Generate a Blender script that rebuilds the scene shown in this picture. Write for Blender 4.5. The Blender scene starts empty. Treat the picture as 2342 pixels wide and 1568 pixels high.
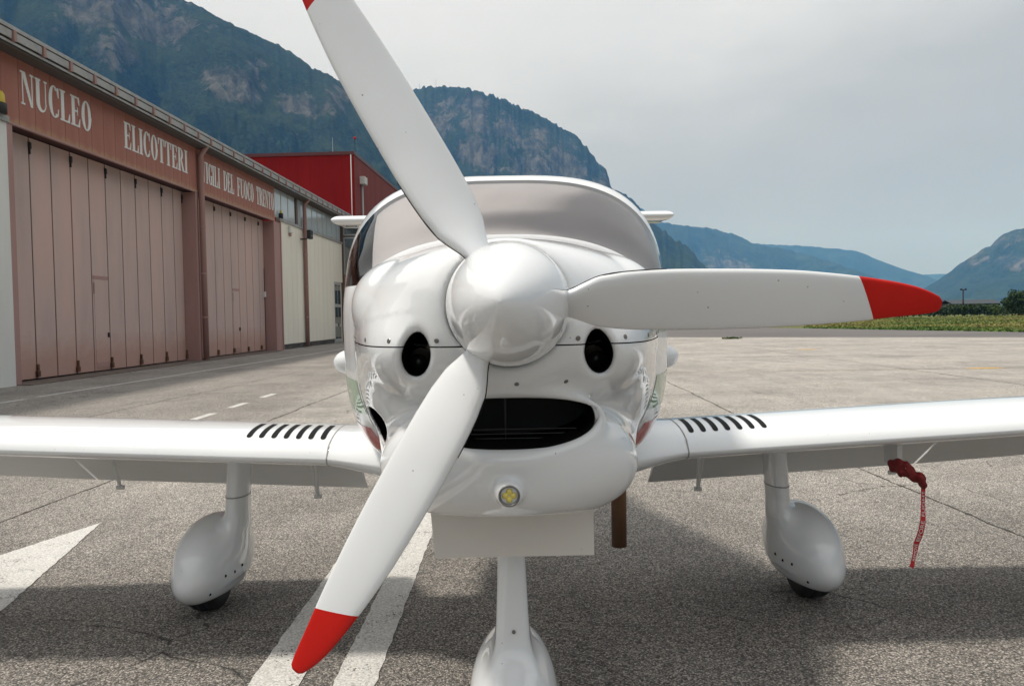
import bpy, bmesh, math, random
import numpy as np
from mathutils import Vector, Matrix

random.seed(7)
RNG = np.random.default_rng(11)
SC = bpy.context.scene
COL = SC.collection
R = math.radians

# ------------------------------------------------------------------ camera
CAM_LOC = Vector((-0.0075, 0.0, 1.42))
PITCH, ROLL, YAW = math.atan(60 / 1794), R(1.0), 0.0099
cam = bpy.data.cameras.new('camera')
cam.sensor_width = 36.0
cam.lens = 36.0 * 1794 / 2342
cam.clip_start = 0.05
cam.clip_end = 60000
camo = bpy.data.objects.new('camera', cam)
COL.objects.link(camo)
fw = Vector((math.sin(YAW) * math.cos(PITCH), math.cos(YAW) * math.cos(PITCH), -math.sin(PITCH)))
r0 = Vector((math.cos(YAW), -math.sin(YAW), 0))
u0 = r0.cross(fw)
rt = r0 * math.cos(ROLL) - u0 * math.sin(ROLL)
up = u0 * math.cos(ROLL) + r0 * math.sin(ROLL)
mw = Matrix.Identity(4)
for i in range(3):
    mw[i][0], mw[i][1], mw[i][2], mw[i][3] = rt[i], up[i], -fw[i], CAM_LOC[i]
camo.matrix_world = mw
SC.camera = camo

# ------------------------------------------------------------------ sky, sun, exposure
SUN_EL, SUN_AZ = R(66), R(-95)          # azimuth from +Y, clockwise positive
sdir = Vector((math.sin(SUN_AZ) * math.cos(SUN_EL), math.cos(SUN_AZ) * math.cos(SUN_EL), math.sin(SUN_EL)))
W = bpy.data.worlds.new('World')
SC.world = W
W.use_nodes = True
nt = W.node_tree
nt.nodes.clear()
N = nt.nodes.new
wo = N('ShaderNodeOutputWorld')
sky = N('ShaderNodeTexSky')
sky.sky_type = 'NISHITA'
sky.sun_disc = False
sky.sun_elevation = SUN_EL
sky.sun_rotation = SUN_AZ
sky.air_density = 1.0
sky.dust_density = 3.0
b1 = N('ShaderNodeBackground'); b1.inputs[1].default_value = 0.09
nt.links.new(sky.outputs[0], b1.inputs[0])
tc = N('ShaderNodeTexCoord')
sep = N('ShaderNodeSeparateXYZ'); nt.links.new(tc.outputs['Generated'], sep.inputs[0])
nz1 = N('ShaderNodeTexNoise'); nz1.inputs['Scale'].default_value = 2.2; nz1.inputs['Detail'].default_value = 6; nz1.inputs['Roughness'].default_value = .55
mp = N('ShaderNodeMapping'); mp.inputs['Scale'].default_value = (1, 1, 2.6)
nt.links.new(tc.outputs['Generated'], mp.inputs[0]); nt.links.new(mp.outputs[0], nz1.inputs[0])
ma = N('ShaderNodeMath'); ma.operation = 'MULTIPLY_ADD'; ma.inputs[1].default_value = 0.30; ma.inputs[2].default_value = -0.15
nt.links.new(nz1.outputs['Fac'], ma.inputs[0])
ad = N('ShaderNodeMath'); ad.operation = 'ADD'
nt.links.new(sep.outputs['Z'], ad.inputs[0]); nt.links.new(ma.outputs[0], ad.inputs[1])
cr = N('ShaderNodeValToRGB')
e = cr.color_ramp.elements
e[0].position = 0.0; e[0].color = (.41, .425, .42, 1)
e[1].position = 0.62; e[1].color = (.97, .985, 1.0, 1)
for p_, c_ in ((.10, (.47, .485, .485, 1)), (.20, (.575, .59, .595, 1)), (.32, (.82, .84, .865, 1)), (.42, (.97, .985, 1.0, 1))):
    q = e.new(p_); q.color = c_
sx_ = N('ShaderNodeMath'); sx_.operation = 'MULTIPLY_ADD'; sx_.inputs[1].default_value = -0.10
nt.links.new(sep.outputs['X'], sx_.inputs[0]); nt.links.new(ad.outputs[0], sx_.inputs[2])
nt.links.new(sx_.outputs[0], cr.inputs[0])
b2 = N('ShaderNodeBackground'); b2.inputs[1].default_value = 1.0
nt.links.new(cr.outputs[0], b2.inputs[0])
mx = N('ShaderNodeMixShader'); mx.inputs[0].default_value = 0.88
nt.links.new(b1.outputs[0], mx.inputs[1]); nt.links.new(b2.outputs[0], mx.inputs[2])
nt.links.new(mx.outputs[0], wo.inputs[0])

sl = bpy.data.lights.new('sun', 'SUN')
sl.energy = 3.2
sl.angle = R(6.0)
sl.color = (1, .98, .95)
so = bpy.data.objects.new('sun', sl)
COL.objects.link(so)
so.rotation_euler = sdir.to_track_quat('Z', 'Y').to_euler()

SC.view_settings.view_transform = 'Standard'
SC.view_settings.look = 'None'
SC.view_settings.exposure = 0.0
SC.view_settings.gamma = 1.0
SC.view_settings.use_curve_mapping = False
SC.render.engine = 'CYCLES'
SC.cycles.use_denoising = True
SC.cycles.max_bounces = 8
SC.cycles.transparent_max_bounces = 12
SC.cycles.volume_bounces = 1

# ------------------------------------------------------------------ helpers
def nd(nt, t, **kw):
    n = nt.nodes.new('ShaderNode' + t)
    for k, v in kw.items():
        if k.startswith('i_'):
            n.inputs[k[2:].replace('_', ' ')].default_value = v
        elif k.startswith('n_'):
            n.inputs[int(k[2:])].default_value = v
        else:
            setattr(n, k, v)
    return n

def material(name, color=(.8, .8, .8), rough=.5, metal=0, coat=0, coat_rough=.03, spec=.5):
    m = bpy.data.materials.new(name)
    m.use_nodes = True
    b = m.node_tree.nodes['Principled BSDF']
    b.inputs['Base Color'].default_value = (*color, 1)
    b.inputs['Roughness'].default_value = rough
    b.inputs['Metallic'].default_value = metal
    b.inputs['Coat Weight'].default_value = coat
    b.inputs['Coat Roughness'].default_value = coat_rough
    b.inputs['Specular IOR Level'].default_value = spec
    return m

def P(m):
    return m.node_tree.nodes['Principled BSDF']

def noise(m, scale, detail=4, rough=.55, stretch=None, dist=0):
    t = m.node_tree
    c = nd(t, 'TexCoord')
    n = nd(t, 'TexNoise', i_Scale=scale, i_Detail=detail, i_Roughness=rough, i_Distortion=dist)
    if stretch:
        mpn = nd(t, 'Mapping', i_Scale=stretch)
        t.links.new(c.outputs['Object'], mpn.inputs[0]); t.links.new(mpn.outputs[0], n.inputs[0])
    else:
        t.links.new(c.outputs['Object'], n.inputs[0])
    return n

def voronoi(m, scale, feature='F1', stretch=None):
    t = m.node_tree
    c = nd(t, 'TexCoord')
    n = nd(t, 'TexVoronoi', feature=feature, i_Scale=scale)
    if stretch:
        mpn = nd(t, 'Mapping', i_Scale=stretch)
        t.links.new(c.outputs['Object'], mpn.inputs[0]); t.links.new(mpn.outputs[0], n.inputs[0])
    else:
        t.links.new(c.outputs['Object'], n.inputs[0])
    return n

def ramp(m, src, stops, interp='LINEAR'):
    t = m.node_tree
    r = nd(t, 'ValToRGB')
    r.color_ramp.interpolation = interp
    el = r.color_ramp.elements
    while len(el) < len(stops):
        el.new(.5)
    for x, (p, c) in zip(el, stops):
        x.position = p
        x.color = (*c, 1) if len(c) == 3 else c
    t.links.new(src, r.inputs[0])
    return r.outputs[0]

def g(v):
    return (v, v, v)

def mixc(m, fac, a, b, mode='MIX'):
    t = m.node_tree
    n = nd(t, 'Mix', data_type='RGBA', blend_type=mode)
    for s, v in ((n.inputs[0], fac), (n.inputs[6], a), (n.inputs[7], b)):
        if hasattr(v, 'node'):
            t.links.new(v, s)
        elif isinstance(v, (int, float)):
            s.default_value = v
        else:
            s.default_value = (*v, 1)
    return n.outputs[2]

def math_(m, op, a, b=0.0):
    t = m.node_tree
    n = nd(t, 'Math', operation=op)
    for s, v in ((n.inputs[0], a), (n.inputs[1], b)):
        if hasattr(v, 'node'):
            t.links.new(v, s)
        else:
            s.default_value = v
    return n.outputs[0]

def link(m, out, inp):
    m.node_tree.links.new(out, P(m).inputs[inp])

def bump(m, out, strength=.3, dist=.01):
    t = m.node_tree
    b = nd(t, 'Bump', i_Strength=strength, i_Distance=dist)
    t.links.new(out, b.inputs['Height'])
    t.links.new(b.outputs[0], P(m).inputs['Normal'])
    return b

def mesh_data(name, verts, faces, mats, smooth=False, midx=None):
    me = bpy.data.meshes.new(name)
    me.from_pydata([tuple(v) for v in verts], [], [tuple(int(i) for i in f) for f in faces])
    for m in (mats if isinstance(mats, (list, tuple)) else [mats]):
        me.materials.append(m)
    if midx is not None:
        me.polygons.foreach_set('material_index', np.asarray(midx, dtype=np.int32))
    if smooth:
        me.polygons.foreach_set('use_smooth', np.ones(len(me.polygons), dtype=bool))
    me.validate()
    me.update()
    return me

def put(name, me, parent=None, loc=None):
    o = bpy.data.objects.new(name, me)
    COL.objects.link(o)
    if parent is not None:
        o.parent = parent
    if loc is not None:
        o.location = loc
    return o

def mk(name, verts, faces, mats, parent=None, smooth=False, off=None, midx=None):
    v = np.asarray(verts, dtype=float).reshape(-1, 3)
    if off is not None:
        v = v - np.asarray(off)
    return put(name, mesh_data(name, v, faces, mats, smooth, midx), parent)

def tag(o, label=None, cat=None, group=None, kind=None):
    if label: o['label'] = label
    if cat: o['category'] = cat
    if group: o['group'] = group
    if kind: o['kind'] = kind
    return o

def empty(name, loc, rz=0):
    o = bpy.data.objects.new(name, None)
    COL.objects.link(o)
    o.location = loc
    o.rotation_euler = (0, 0, rz)
    o.empty_display_size = .2
    return o

def box(x0, x1, y0, y1, z0, z1):
    v = [(x0, y0, z0), (x1, y0, z0), (x1, y1, z0), (x0, y1, z0), (x0, y0, z1), (x1, y0, z1), (x1, y1, z1), (x0, y1, z1)]
    f = [(0, 3, 2, 1), (4, 5, 6, 7), (0, 1, 5, 4), (1, 2, 6, 5), (2, 3, 7, 6), (3, 0, 4, 7)]
    return v, f

def bevel_box(x0, x1, y0, y1, z0, z1, b=.004, seg=1):
    bm = bmesh.new()
    v, f = box(x0, x1, y0, y1, z0, z1)
    vs = [bm.verts.new(p) for p in v]
    for q in f:
        bm.faces.new([vs[i] for i in q])
    bmesh.ops.bevel(bm, geom=list(bm.edges), offset=b, segments=seg, affect='EDGES', profile=.5)
    bm.verts.ensure_lookup_table()
    V = [tuple(x.co) for x in bm.verts]
    bm.verts.index_update()
    Fc = [[x.index for x in q.verts] for q in bm.faces]
    bm.free()
    return V, Fc

def join(*parts):
    V, Fc = [], []
    for v, f in parts:
        n = len(V)
        V += [tuple(p) for p in v]
        Fc += [tuple(i + n for i in q) for q in f]
    return V, Fc

def tube(path, rad, seg=12, caps=True, squash=None):
    """round tube along a polyline; rad a number or list"""
    path = [Vector(p) for p in path]
    V, Fc = [], []
    n = len(path)
    prev = None
    for i, p in enumerate(path):
        t = (path[min(i + 1, n - 1)] - path[max(i - 1, 0)]).normalized()
        ref = Vector((0, 0, 1)) if abs(t.z) < .9 else Vector((0, 1, 0))
        a = t.cross(ref).normalized() if prev is None else (prev - t * prev.dot(t)).normalized()
        prev = a
        b = t.cross(a)
        r = rad[i] if isinstance(rad, (list, tuple)) else rad
        for k in range(seg):
            q = 2 * math.pi * k / seg
            V.append(p + (a * math.cos(q) + b * math.sin(q)) * r)
    for i in range(n - 1):
        for k in range(seg):
            k2 = (k + 1) % seg
            Fc.append((i * seg + k, i * seg + k2, (i + 1) * seg + k2, (i + 1) * seg + k))
    if caps:
        Fc.append(tuple(range(seg - 1, -1, -1)))
        Fc.append(tuple((n - 1) * seg + k for k in range(seg)))
    return V, Fc

def lathe(profile, axis_o, axis_d, seg=48, cap0=False, cap1=False):
    """profile: (t along axis, radius)"""
    o = Vector(axis_o); d = Vector(axis_d).normalized()
    ref = Vector((0, 0, 1)) if abs(d.z) < .9 else Vector((1, 0, 0))
    a = d.cross(ref).normalized(); b = d.cross(a)
    V, Fc = [], []
    for t, r in profile:
        for k in range(seg):
            q = 2 * math.pi * k / seg
            V.append(o + d * t + (a * math.cos(q) + b * math.sin(q)) * r)
    for i in range(len(profile) - 1):
        for k in range(seg):
            k2 = (k + 1) % seg
            Fc.append((i * seg + k, (i + 1) * seg + k, (i + 1) * seg + k2, i * seg + k2))
    if cap0: Fc.append(tuple(range(seg)))
    if cap1: Fc.append(tuple((len(profile) - 1) * seg + k for k in range(seg - 1, -1, -1)))
    return V, Fc

def loft(rings, closed=True, caps=(False, False)):
    n = len(rings[0])
    V = [tuple(p) for r_ in rings for p in r_]
    Fc = []
    for i in range(len(rings) - 1):
        for k in range(n if closed else n - 1):
            k2 = (k + 1) % n
            Fc.append((i * n + k, i * n + k2, (i + 1) * n + k2, (i + 1) * n + k))
    if caps[0]: Fc.append(tuple(range(n - 1, -1, -1)))
    if caps[1]: Fc.append(tuple((len(rings) - 1) * n + k for k in range(n)))
    return V, Fc

def pchip(xs, ys, x):
    xs = np.asarray(xs, float); ys = np.asarray(ys, float); x = np.asarray(x, float)
    h = np.diff(xs); dl = np.diff(ys) / h
    d = np.zeros_like(ys)
    for i in range(1, len(xs) - 1):
        if dl[i - 1] * dl[i] > 0:
            w1, w2 = 2 * h[i] + h[i - 1], h[i] + 2 * h[i - 1]
            d[i] = (w1 + w2) / (w1 / dl[i - 1] + w2 / dl[i])
    d[0], d[-1] = dl[0], dl[-1]
    i = np.clip(np.searchsorted(xs, x) - 1, 0, len(xs) - 2)
    t = np.clip((x - xs[i]) / h[i], 0, 1)
    return ((1 + 2 * t) * (1 - t) ** 2) * ys[i] + t * (1 - t) ** 2 * h[i] * d[i] + t * t * (3 - 2 * t) * ys[i + 1] + t * t * (t - 1) * h[i] * d[i + 1]

def smin(a, b, k):
    h = np.maximum(k - np.abs(a - b), 0) / k
    return np.minimum(a, b) - h * h * k * .25

def smax(a, b, k):
    return -smin(-a, -b, k)

def surface_nets(fn, lo, hi, step, iters=3):
    """polygonise fn(x,y,z)=0 (inside < 0) on a grid, then pull the vertices onto the surface"""
    ax = [np.arange(l, h + step * .5, step) for l, h in zip(lo, hi)]
    X, Y, Z = np.meshgrid(*ax, indexing='ij')
    Fv = fn(X, Y, Z)
    s = Fv < 0
    nx, ny, nz = Fv.shape
    cnt = np.zeros((nx - 1, ny - 1, nz - 1)); acc = np.zeros((nx - 1, ny - 1, nz - 1, 3))
    cor = [(i, j, k) for i in (0, 1) for j in (0, 1) for k in (0, 1)]
    sl_ = lambda c: Fv[c[0]:nx - 1 + c[0], c[1]:ny - 1 + c[1], c[2]:nz - 1 + c[2]]
    for a in cor:
        for axx in range(3):
            if a[axx] == 0:
                b = list(a); b[axx] = 1
                fa, fb = sl_(a), sl_(b)
                m = (fa < 0) != (fb < 0)
                t = np.where(m, fa / np.where(m, fa - fb, 1), 0)
                cnt += m
                for q in range(3):
                    acc[..., q] += m * (a[q] + (t if q == axx else 0))
    act = cnt > 0
    idx = -np.ones(act.shape, dtype=np.int64)
    idx[act] = np.arange(act.sum())
    base = np.stack([X[:-1, :-1, :-1][act], Y[:-1, :-1, :-1][act], Z[:-1, :-1, :-1][act]], 1)
    V = base + acc[act] / cnt[act][:, None] * step
    faces = []
    for axx in range(3):
        o1, o2 = (axx + 1) % 3, (axx + 2) % 3
        sa = [slice(None)] * 3; sb = [slice(None)] * 3
        sa[axx] = slice(0, -1); sb[axx] = slice(1, None)
        ch = s[tuple(sa)] != s[tuple(sb)]
        pos = np.argwhere(ch)
        ok = (pos[:, o1] > 0) & (pos[:, o2] > 0) & (pos[:, o1] < idx.shape[o1]) & (pos[:, o2] < idx.shape[o2])
        pos = pos[ok]
        q = []
        for d1, d2 in ((-1, -1), (0, -1), (0, 0), (-1, 0)):
            p = pos.copy(); p[:, o1] += d1; p[:, o2] += d2
            q.append(idx[p[:, 0], p[:, 1], p[:, 2]])
        q = np.stack(q, 1)
        flip = ~s[tuple(sa)][pos[:, 0], pos[:, 1], pos[:, 2]]
        q[flip] = q[flip][:, ::-1]
        q = q[(q >= 0).all(1)]
        faces.append(q)
    Fc = np.concatenate(faces)
    e_ = step * .15
    for _ in range(iters):
        x, y, z = V.T
        f0 = fn(x, y, z)
        gr = np.stack([fn(x + e_, y, z) - fn(x - e_, y, z), fn(x, y + e_, z) - fn(x, y - e_, z), fn(x, y, z + e_) - fn(x, y, z - e_)], 1) / (2 * e_)
        g2 = (gr ** 2).sum(1) + 1e-6
        dv = -(f0 / g2)[:, None] * gr
        ln = np.linalg.norm(dv, axis=1)
        dv *= np.minimum(1, step * .6 / np.maximum(ln, 1e-9))[:, None]
        V = V + dv
    return V, Fc
# ------------------------------------------------------------------ materials of the aircraft
def paint(name, col, specks=True, pickt=.84):
    m = material(name, col, rough=.5, coat=1.0, coat_rough=.012, spec=.12)
    P(m).inputs['Coat IOR'].default_value = 1.65
    n = noise(m, 3.0, 5)
    c = ramp(m, n.outputs['Fac'], [(.3, tuple(x * .95 for x in col)), (.7, col)])
    if specks:
        v = voronoi(m, 34.0)
        dot = ramp(m, v.outputs['Distance'], [(.035, g(1)), (.085, g(0))])
        t = m.node_tree
        sc = nd(t, 'SeparateColor'); t.links.new(v.outputs['Color'], sc.inputs[0])
        pick = ramp(m, sc.outputs[0], [(pickt, g(0)), (pickt + .02, g(1))])
        c = mixc(m, math_(m, 'MULTIPLY', math_(m, 'MULTIPLY', dot, pick), .8), c, (.12, .09, .06))
    link(m, c, 'Base Color')
    w = noise(m, 18, 3)
    link(m, ramp(m, w.outputs['Fac'], [(.35, g(.008)), (.7, g(.03))]), 'Coat Roughness')
    return m

M_WHITE = paint('white_gelcoat', (.78, .797, .815))
M_BLADE = paint('blade_white', (.77, .785, .80), True, .70)
P(M_BLADE).inputs['Coat Weight'].default_value = .35
M_BLADE.node_tree.links.remove(P(M_BLADE).inputs['Coat Roughness'].links[0]); P(M_BLADE).inputs['Coat Roughness'].default_value = .18
M_RED = material('blade_red', (.52, .012, .008), .5, coat=.2, coat_rough=.2, spec=.1)
n_ = noise(M_RED, 9, 6, stretch=(1, 1, .3)); link(M_RED, ramp(M_RED, n_.outputs['Fac'], [(.3, (.44, .010, .007)), (.7, (.56, .014, .009))]), 'Base Color')
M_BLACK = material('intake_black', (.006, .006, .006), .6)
M_RUBBER = material('rubber', (.018, .018, .019), .75)
n_ = noise(M_RUBBER, 60, 4); bump(M_RUBBER, n_.outputs['Fac'], .25, .003)
M_STRIPE = material('stripe_black', (.006, .007, .008), .7, spec=.15)
M_FLAP = paint('flap_grey', (.70, .70, .69), False)
P(M_FLAP).inputs['Coat Weight'].default_value = .15
M_FLAP.node_tree.links.remove(P(M_FLAP).inputs['Coat Roughness'].links[0]); P(M_FLAP).inputs['Coat Roughness'].default_value = .4
M_COWLFLAP = paint('cowl_flap_paint', (.70, .675, .635))
P(M_COWLFLAP).inputs['Coat Weight'].default_value = .25
M_COWLFLAP.node_tree.links.remove(P(M_COWLFLAP).inputs['Coat Roughness'].links[0]); P(M_COWLFLAP).inputs['Coat Roughness'].default_value = .12
M_METAL = material('bare_metal', (.45, .44, .42), .35, 1)
M_SCREW = material('screw_metal', (.22, .21, .20), .4, .9)
M_RUST = material('exhaust_rust', (.12, .06, .03), .55, .5)
n_ = noise(M_RUST, 9, 6, stretch=(1, 1, .35)); link(M_RUST, ramp(M_RUST, n_.outputs['Fac'], [(.3, (.045, .03, .022)), (.5, (.13, .065, .032)), (.75, (.22, .12, .06))]), 'Base Color')
M_GREEN = paint('flank_green', (.30, .45, .31), False)
M_DRED = paint('flank_red', (.52, .12, .11), False)
M_SHADE = material('sun_screen', (.50, .465, .455), .6)
n_ = noise(M_SHADE, 2.2, 3, dist=.6); link(M_SHADE, ramp(M_SHADE, n_.outputs['Fac'], [(.3, (.47, .435, .43)), (.7, (.56, .52, .512))]), 'Base Color')
M_DARK = material('cabin_dark', (.03, .03, .04), .8)
M_NAVY = material('cabin_lining', (.018, .03, .07), .6)
M_LED = material('led_yellow', (.75, .62, .12), .25, coat=1)
M_LENS = material('lamp_reflector', (.35, .36, .36), .3, .6)
M_BEIGE = material('plug_beige', (.42, .33, .20), .5)

def glass_mat(name, tint, ior=1.5, rough=.0, body=None, body_fac=0.0):
    m = bpy.data.materials.new(name)
    m.use_nodes = True
    t = m.node_tree
    t.nodes.clear()
    o = nd(t, 'OutputMaterial')
    tr = nd(t, 'BsdfTransparent'); tr.inputs[0].default_value = (*tint, 1)
    gl = nd(t, 'BsdfGlossy'); gl.inputs['Roughness'].default_value = rough
    fr = nd(t, 'Fresnel'); fr.inputs[0].default_value = ior
    mxs = nd(t, 'MixShader')
    t.links.new(fr.outputs[0], mxs.inputs[0]); t.links.new(tr.outputs[0], mxs.inputs[1]); t.links.new(gl.outputs[0], mxs.inputs[2])
    t.links.new(mxs.outputs[0], o.inputs[0])
    return m
M_GLASS = glass_mat('canopy_glass', (.86, .87, .88), 1.49, .015)

# ------------------------------------------------------------------ aircraft body shape (shared by the cowling and the fuselage)
AC = np.array([0.0, 3.4, 0.0])
craft = tag(empty('light_aircraft', tuple(AC)), 'white single-propeller light aircraft parked nose-on with three red-tipped blades', 'aircraft')
ST = np.array([  # Y,   a,   zc,   top,  bot,  nu,  nl
    (1.80, .150, 1.447, 1.597, 1.290, 2.0, 2.0),
    (1.86, .205, 1.440, 1.606, 1.245, 2.05, 2.0),
    (1.92, .265, 1.430, 1.612, 1.215, 2.1, 2.0),
    (2.02, .335, 1.418, 1.622, 1.150, 2.15, 2.0),
    (2.16, .402, 1.408, 1.636, 1.045, 2.2, 2.35),
    (2.40, .465, 1.402, 1.660, .935, 2.25, 2.7),
    (2.72, .523, 1.400, 1.688, .850, 2.3, 2.8),
    (2.87, .574, 1.400, 1.720, .820, 2.35, 3.4),
    (3.05, .630, 1.400, 1.850, .800, 2.6, 3.3),
    (3.25, .664, 1.400, 1.966, .795, 2.9, 3.2),
    (3.50, .706, 1.400, 2.045, .790, 3.2, 2.6),
    (3.75, .716, 1.400, 2.080, .790, 3.3, 2.6),
    (4.20, .700, 1.400, 2.075, .800, 3.2, 2.6),
    (5.00, .500, 1.420, 1.90, .940, 3.0, 2.4),
    (6.00, .260, 1.460, 1.72, 1.170, 2.4, 2.1),
    (8.05, .090, 1.520, 1.64, 1.400, 2.0, 2.0)])
def station(Y):
    return [pchip(ST[:, 0], ST[:, k], Y) for k in range(1, 7)]

def body_sdf(x, y, z):
    a, zc, top, bot, nu, nl = station(np.clip(y, 1.80, 3.2))
    u = z >= zc
    b = np.where(u, top - zc, zc - bot)
    n = np.where(u, nu, nl)
    q = (np.abs(x / a) ** n + np.abs((z - zc) / b) ** n + 1e-12) ** (1 / n)
    return (q - 1) * np.minimum(a, b) * .92

def ell(x, y, z, c, r):
    k0 = np.sqrt(((x - c[0]) / r[0]) ** 2 + ((y - c[1]) / r[1]) ** 2 + ((z - c[2]) / r[2]) ** 2)
    return (k0 - 1) * min(r)

def chin_sdf(x, y, z):
    w = .364 - .165 * (1 / (1 + np.exp(-(z - 1.150) / .045))) + (y - 2.1) * .12
    yf = 1.878 + .85 * x * x + np.maximum(1.07 - z, 0) ** 2 * 2.6
    zb = .905 - .055 * (1 / (1 + np.exp(-(y - 2.38) / .09))) - .02 * np.clip((y - 2.1) / .6, 0, 1)
    d = smax(np.abs(x) - w, zb - z, .20)
    d = smax(d, z - 1.262 + .5 * x * x, .09)
    return smax(d, yf - y, .085)

def eye_tunnel(x, y, z, s):
    cx, cz = s * .219, 1.3335
    dx = (x - cx) * s + (z - cz) * .10
    dz = z - cz
    hw = np.where(dz > 0, .0350 - dz * .10, .0350)
    q = np.sqrt((dx / hw) ** 2 + (dz / .0530) ** 2)
    return (q - 1) * .034

def mouth_tunnel(x, y, z):
    cz = 1.170
    hh = np.where(z > cz, .051, .072)
    n = np.where(z > cz, 2.25, 2.15)
    q = (np.abs(x / .212) ** n + np.abs((z - cz) / hh) ** n + 1e-12) ** (1 / n)
    return (q - 1) * .055

def hole_sdf(x, y, z):
    # ragged-egg outlet low on the left cheek
    dx, dz = x + .386, z - 1.108
    dx = dx + dz * .42
    q = (np.abs(dx / .034) ** 2.6 + np.abs(dz / .050) ** 2.6 + 1e-9) ** (1 / 2.6)
    return np.maximum((q - 1) * .03, np.maximum(y - 2.62, 2.05 - y))

def uncarved(x, y, z):
    d = body_sdf(x, y, z)
    d = smax(d, 1.822 - y, .03)
    ax = np.abs(x)
    pod = ell(ax, y, z, (.232, 2.13, 1.338), (.136, .265, .120))
    d = smin(d, pod, .065)
    d = smin(d, ell(ax, y, z, (.312, 2.40, 1.468), (.142, .28, .128)), .03)
    # shallow hollow on the upper shoulder between spinner ring and pod
    d = smin(d, chin_sdf(x, y, z), .05)
    qm = mouth_tunnel(x, y, z) / .055 + 1
    mt = (1 - 1 / np.maximum(qm, .05)) * np.sqrt(x * x + (z - 1.17) ** 2)
    d = smin(d, np.sqrt((mt - .016) ** 2 + (y - 1.902 - .80 * x * x) ** 2) - .021, .035)
    lamp = ell(x, y, z, (-.002, 1.930, .996), (.0410, .105, .0410))
    d = smin(d, smax(lamp, 1.849 - y, .006), .008)
    return d

def cowl_sdf(x, y, z):
    d = uncarved(x, y, z)
    m = np.maximum(mouth_tunnel(x, y, z), y - 2.20)
    d = smax(d, -m, .035)
    for s in (-1, 1):
        d = smax(d, -np.maximum(eye_tunnel(x, y, z, s), y - 2.25), .020)
    hole = hole_sdf(x, y, z)
    d = smax(d, -hole, .006)
    # dished front where the spinner back plate turns
    ring = np.maximum(np.sqrt(x * x + (z - 1.447) ** 2) - .1415, y - 1.90)
    d = smax(d, -ring, .012)
    return d

cv, cf = surface_nets(cowl_sdf, (-.60, 1.80, .80), (.60, 2.725, 1.72), .0095)
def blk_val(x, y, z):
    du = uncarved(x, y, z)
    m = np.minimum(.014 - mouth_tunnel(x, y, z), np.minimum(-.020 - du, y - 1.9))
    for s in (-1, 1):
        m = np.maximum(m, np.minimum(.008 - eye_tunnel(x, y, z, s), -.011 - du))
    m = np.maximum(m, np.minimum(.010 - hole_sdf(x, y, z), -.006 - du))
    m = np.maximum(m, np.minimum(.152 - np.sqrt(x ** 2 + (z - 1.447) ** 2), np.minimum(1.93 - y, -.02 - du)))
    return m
M_COWL = paint('cowl_gelcoat', (.78, .797, .815), True, .78)
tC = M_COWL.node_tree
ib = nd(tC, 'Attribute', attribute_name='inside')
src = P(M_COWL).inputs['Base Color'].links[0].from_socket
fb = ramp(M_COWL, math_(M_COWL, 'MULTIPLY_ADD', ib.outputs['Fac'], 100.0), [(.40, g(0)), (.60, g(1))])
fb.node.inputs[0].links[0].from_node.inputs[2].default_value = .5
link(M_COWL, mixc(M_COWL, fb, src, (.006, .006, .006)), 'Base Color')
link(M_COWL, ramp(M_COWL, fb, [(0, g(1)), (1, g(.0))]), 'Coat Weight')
SEAM = 1.352
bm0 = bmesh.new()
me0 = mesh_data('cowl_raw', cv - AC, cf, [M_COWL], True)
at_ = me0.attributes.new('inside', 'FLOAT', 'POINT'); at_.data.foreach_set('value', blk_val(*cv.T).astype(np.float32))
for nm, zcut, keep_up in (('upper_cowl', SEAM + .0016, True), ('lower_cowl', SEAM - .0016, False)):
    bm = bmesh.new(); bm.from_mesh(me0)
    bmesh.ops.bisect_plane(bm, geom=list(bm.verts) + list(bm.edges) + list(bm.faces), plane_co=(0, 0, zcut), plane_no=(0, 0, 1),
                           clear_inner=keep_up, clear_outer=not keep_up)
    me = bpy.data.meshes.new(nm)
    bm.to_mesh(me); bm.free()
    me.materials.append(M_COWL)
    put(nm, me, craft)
bpy.data.meshes.remove(me0)
bm0.free()
# dark engine bay behind the cowling skin
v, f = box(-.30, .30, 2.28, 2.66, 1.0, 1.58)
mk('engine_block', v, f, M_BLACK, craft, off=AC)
# radiator with its fins inside the mouth
v, f = box(-.23, .23, 2.17, 2.20, 1.08, 1.23)
rad = mk('radiator', v, f, M_BLACK, craft, off=AC)
M_FIN = material('radiator_fin', (.10, .10, .10), .4, .6)
for i, z in enumerate((1.090, 1.102, 1.114, 1.126)):
    v, f = box(-.205, .205, 2.04, 2.046, z, z + .0018)
    mk('fin', v, f, M_FIN, rad, off=AC)
v, f = box(-.016, .0, 2.0, 2.02, 1.335, 1.352)
mk('sensor_plug', [(x - .195, y + .03, z) for x, y, z in v], f, M_BEIGE, craft, off=AC)

v, f = tube([(-.008, 2.06, 1.235), (-.008, 2.06, 1.085)], .003, 6)
M_DUCT = material('duct_black', (.022, .021, .020), .28)
mk('probe', v, f, M_DUCT, rad, off=AC)
for s in (-1, 1):
    # curved rubber duct and a cylinder fin stack inside each inlet
    v, f = tube([(s * .235, 2.02, 1.300), (s * .222, 2.08, 1.318), (s * .20, 2.12, 1.36)], .026, 12)
    o_ = mk('inlet_duct', v, f, M_DUCT, craft, True, AC)
    for k in range(4):
        v, f = lathe([(0, .030), (.003, .030)], (s * .222, 2.03 + .02 * k, 1.315), (0, 1, .25), 16, True, True)
        mk('cooling_fin', v, f, M_DUCT, o_, False, AC)
    v, f = tube([(s * .238, 1.985, 1.356), (s * .205, 2.0, 1.350)], .0035, 6)
    mk('wire', v, f, M_FIN, o_, False, AC)

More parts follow.
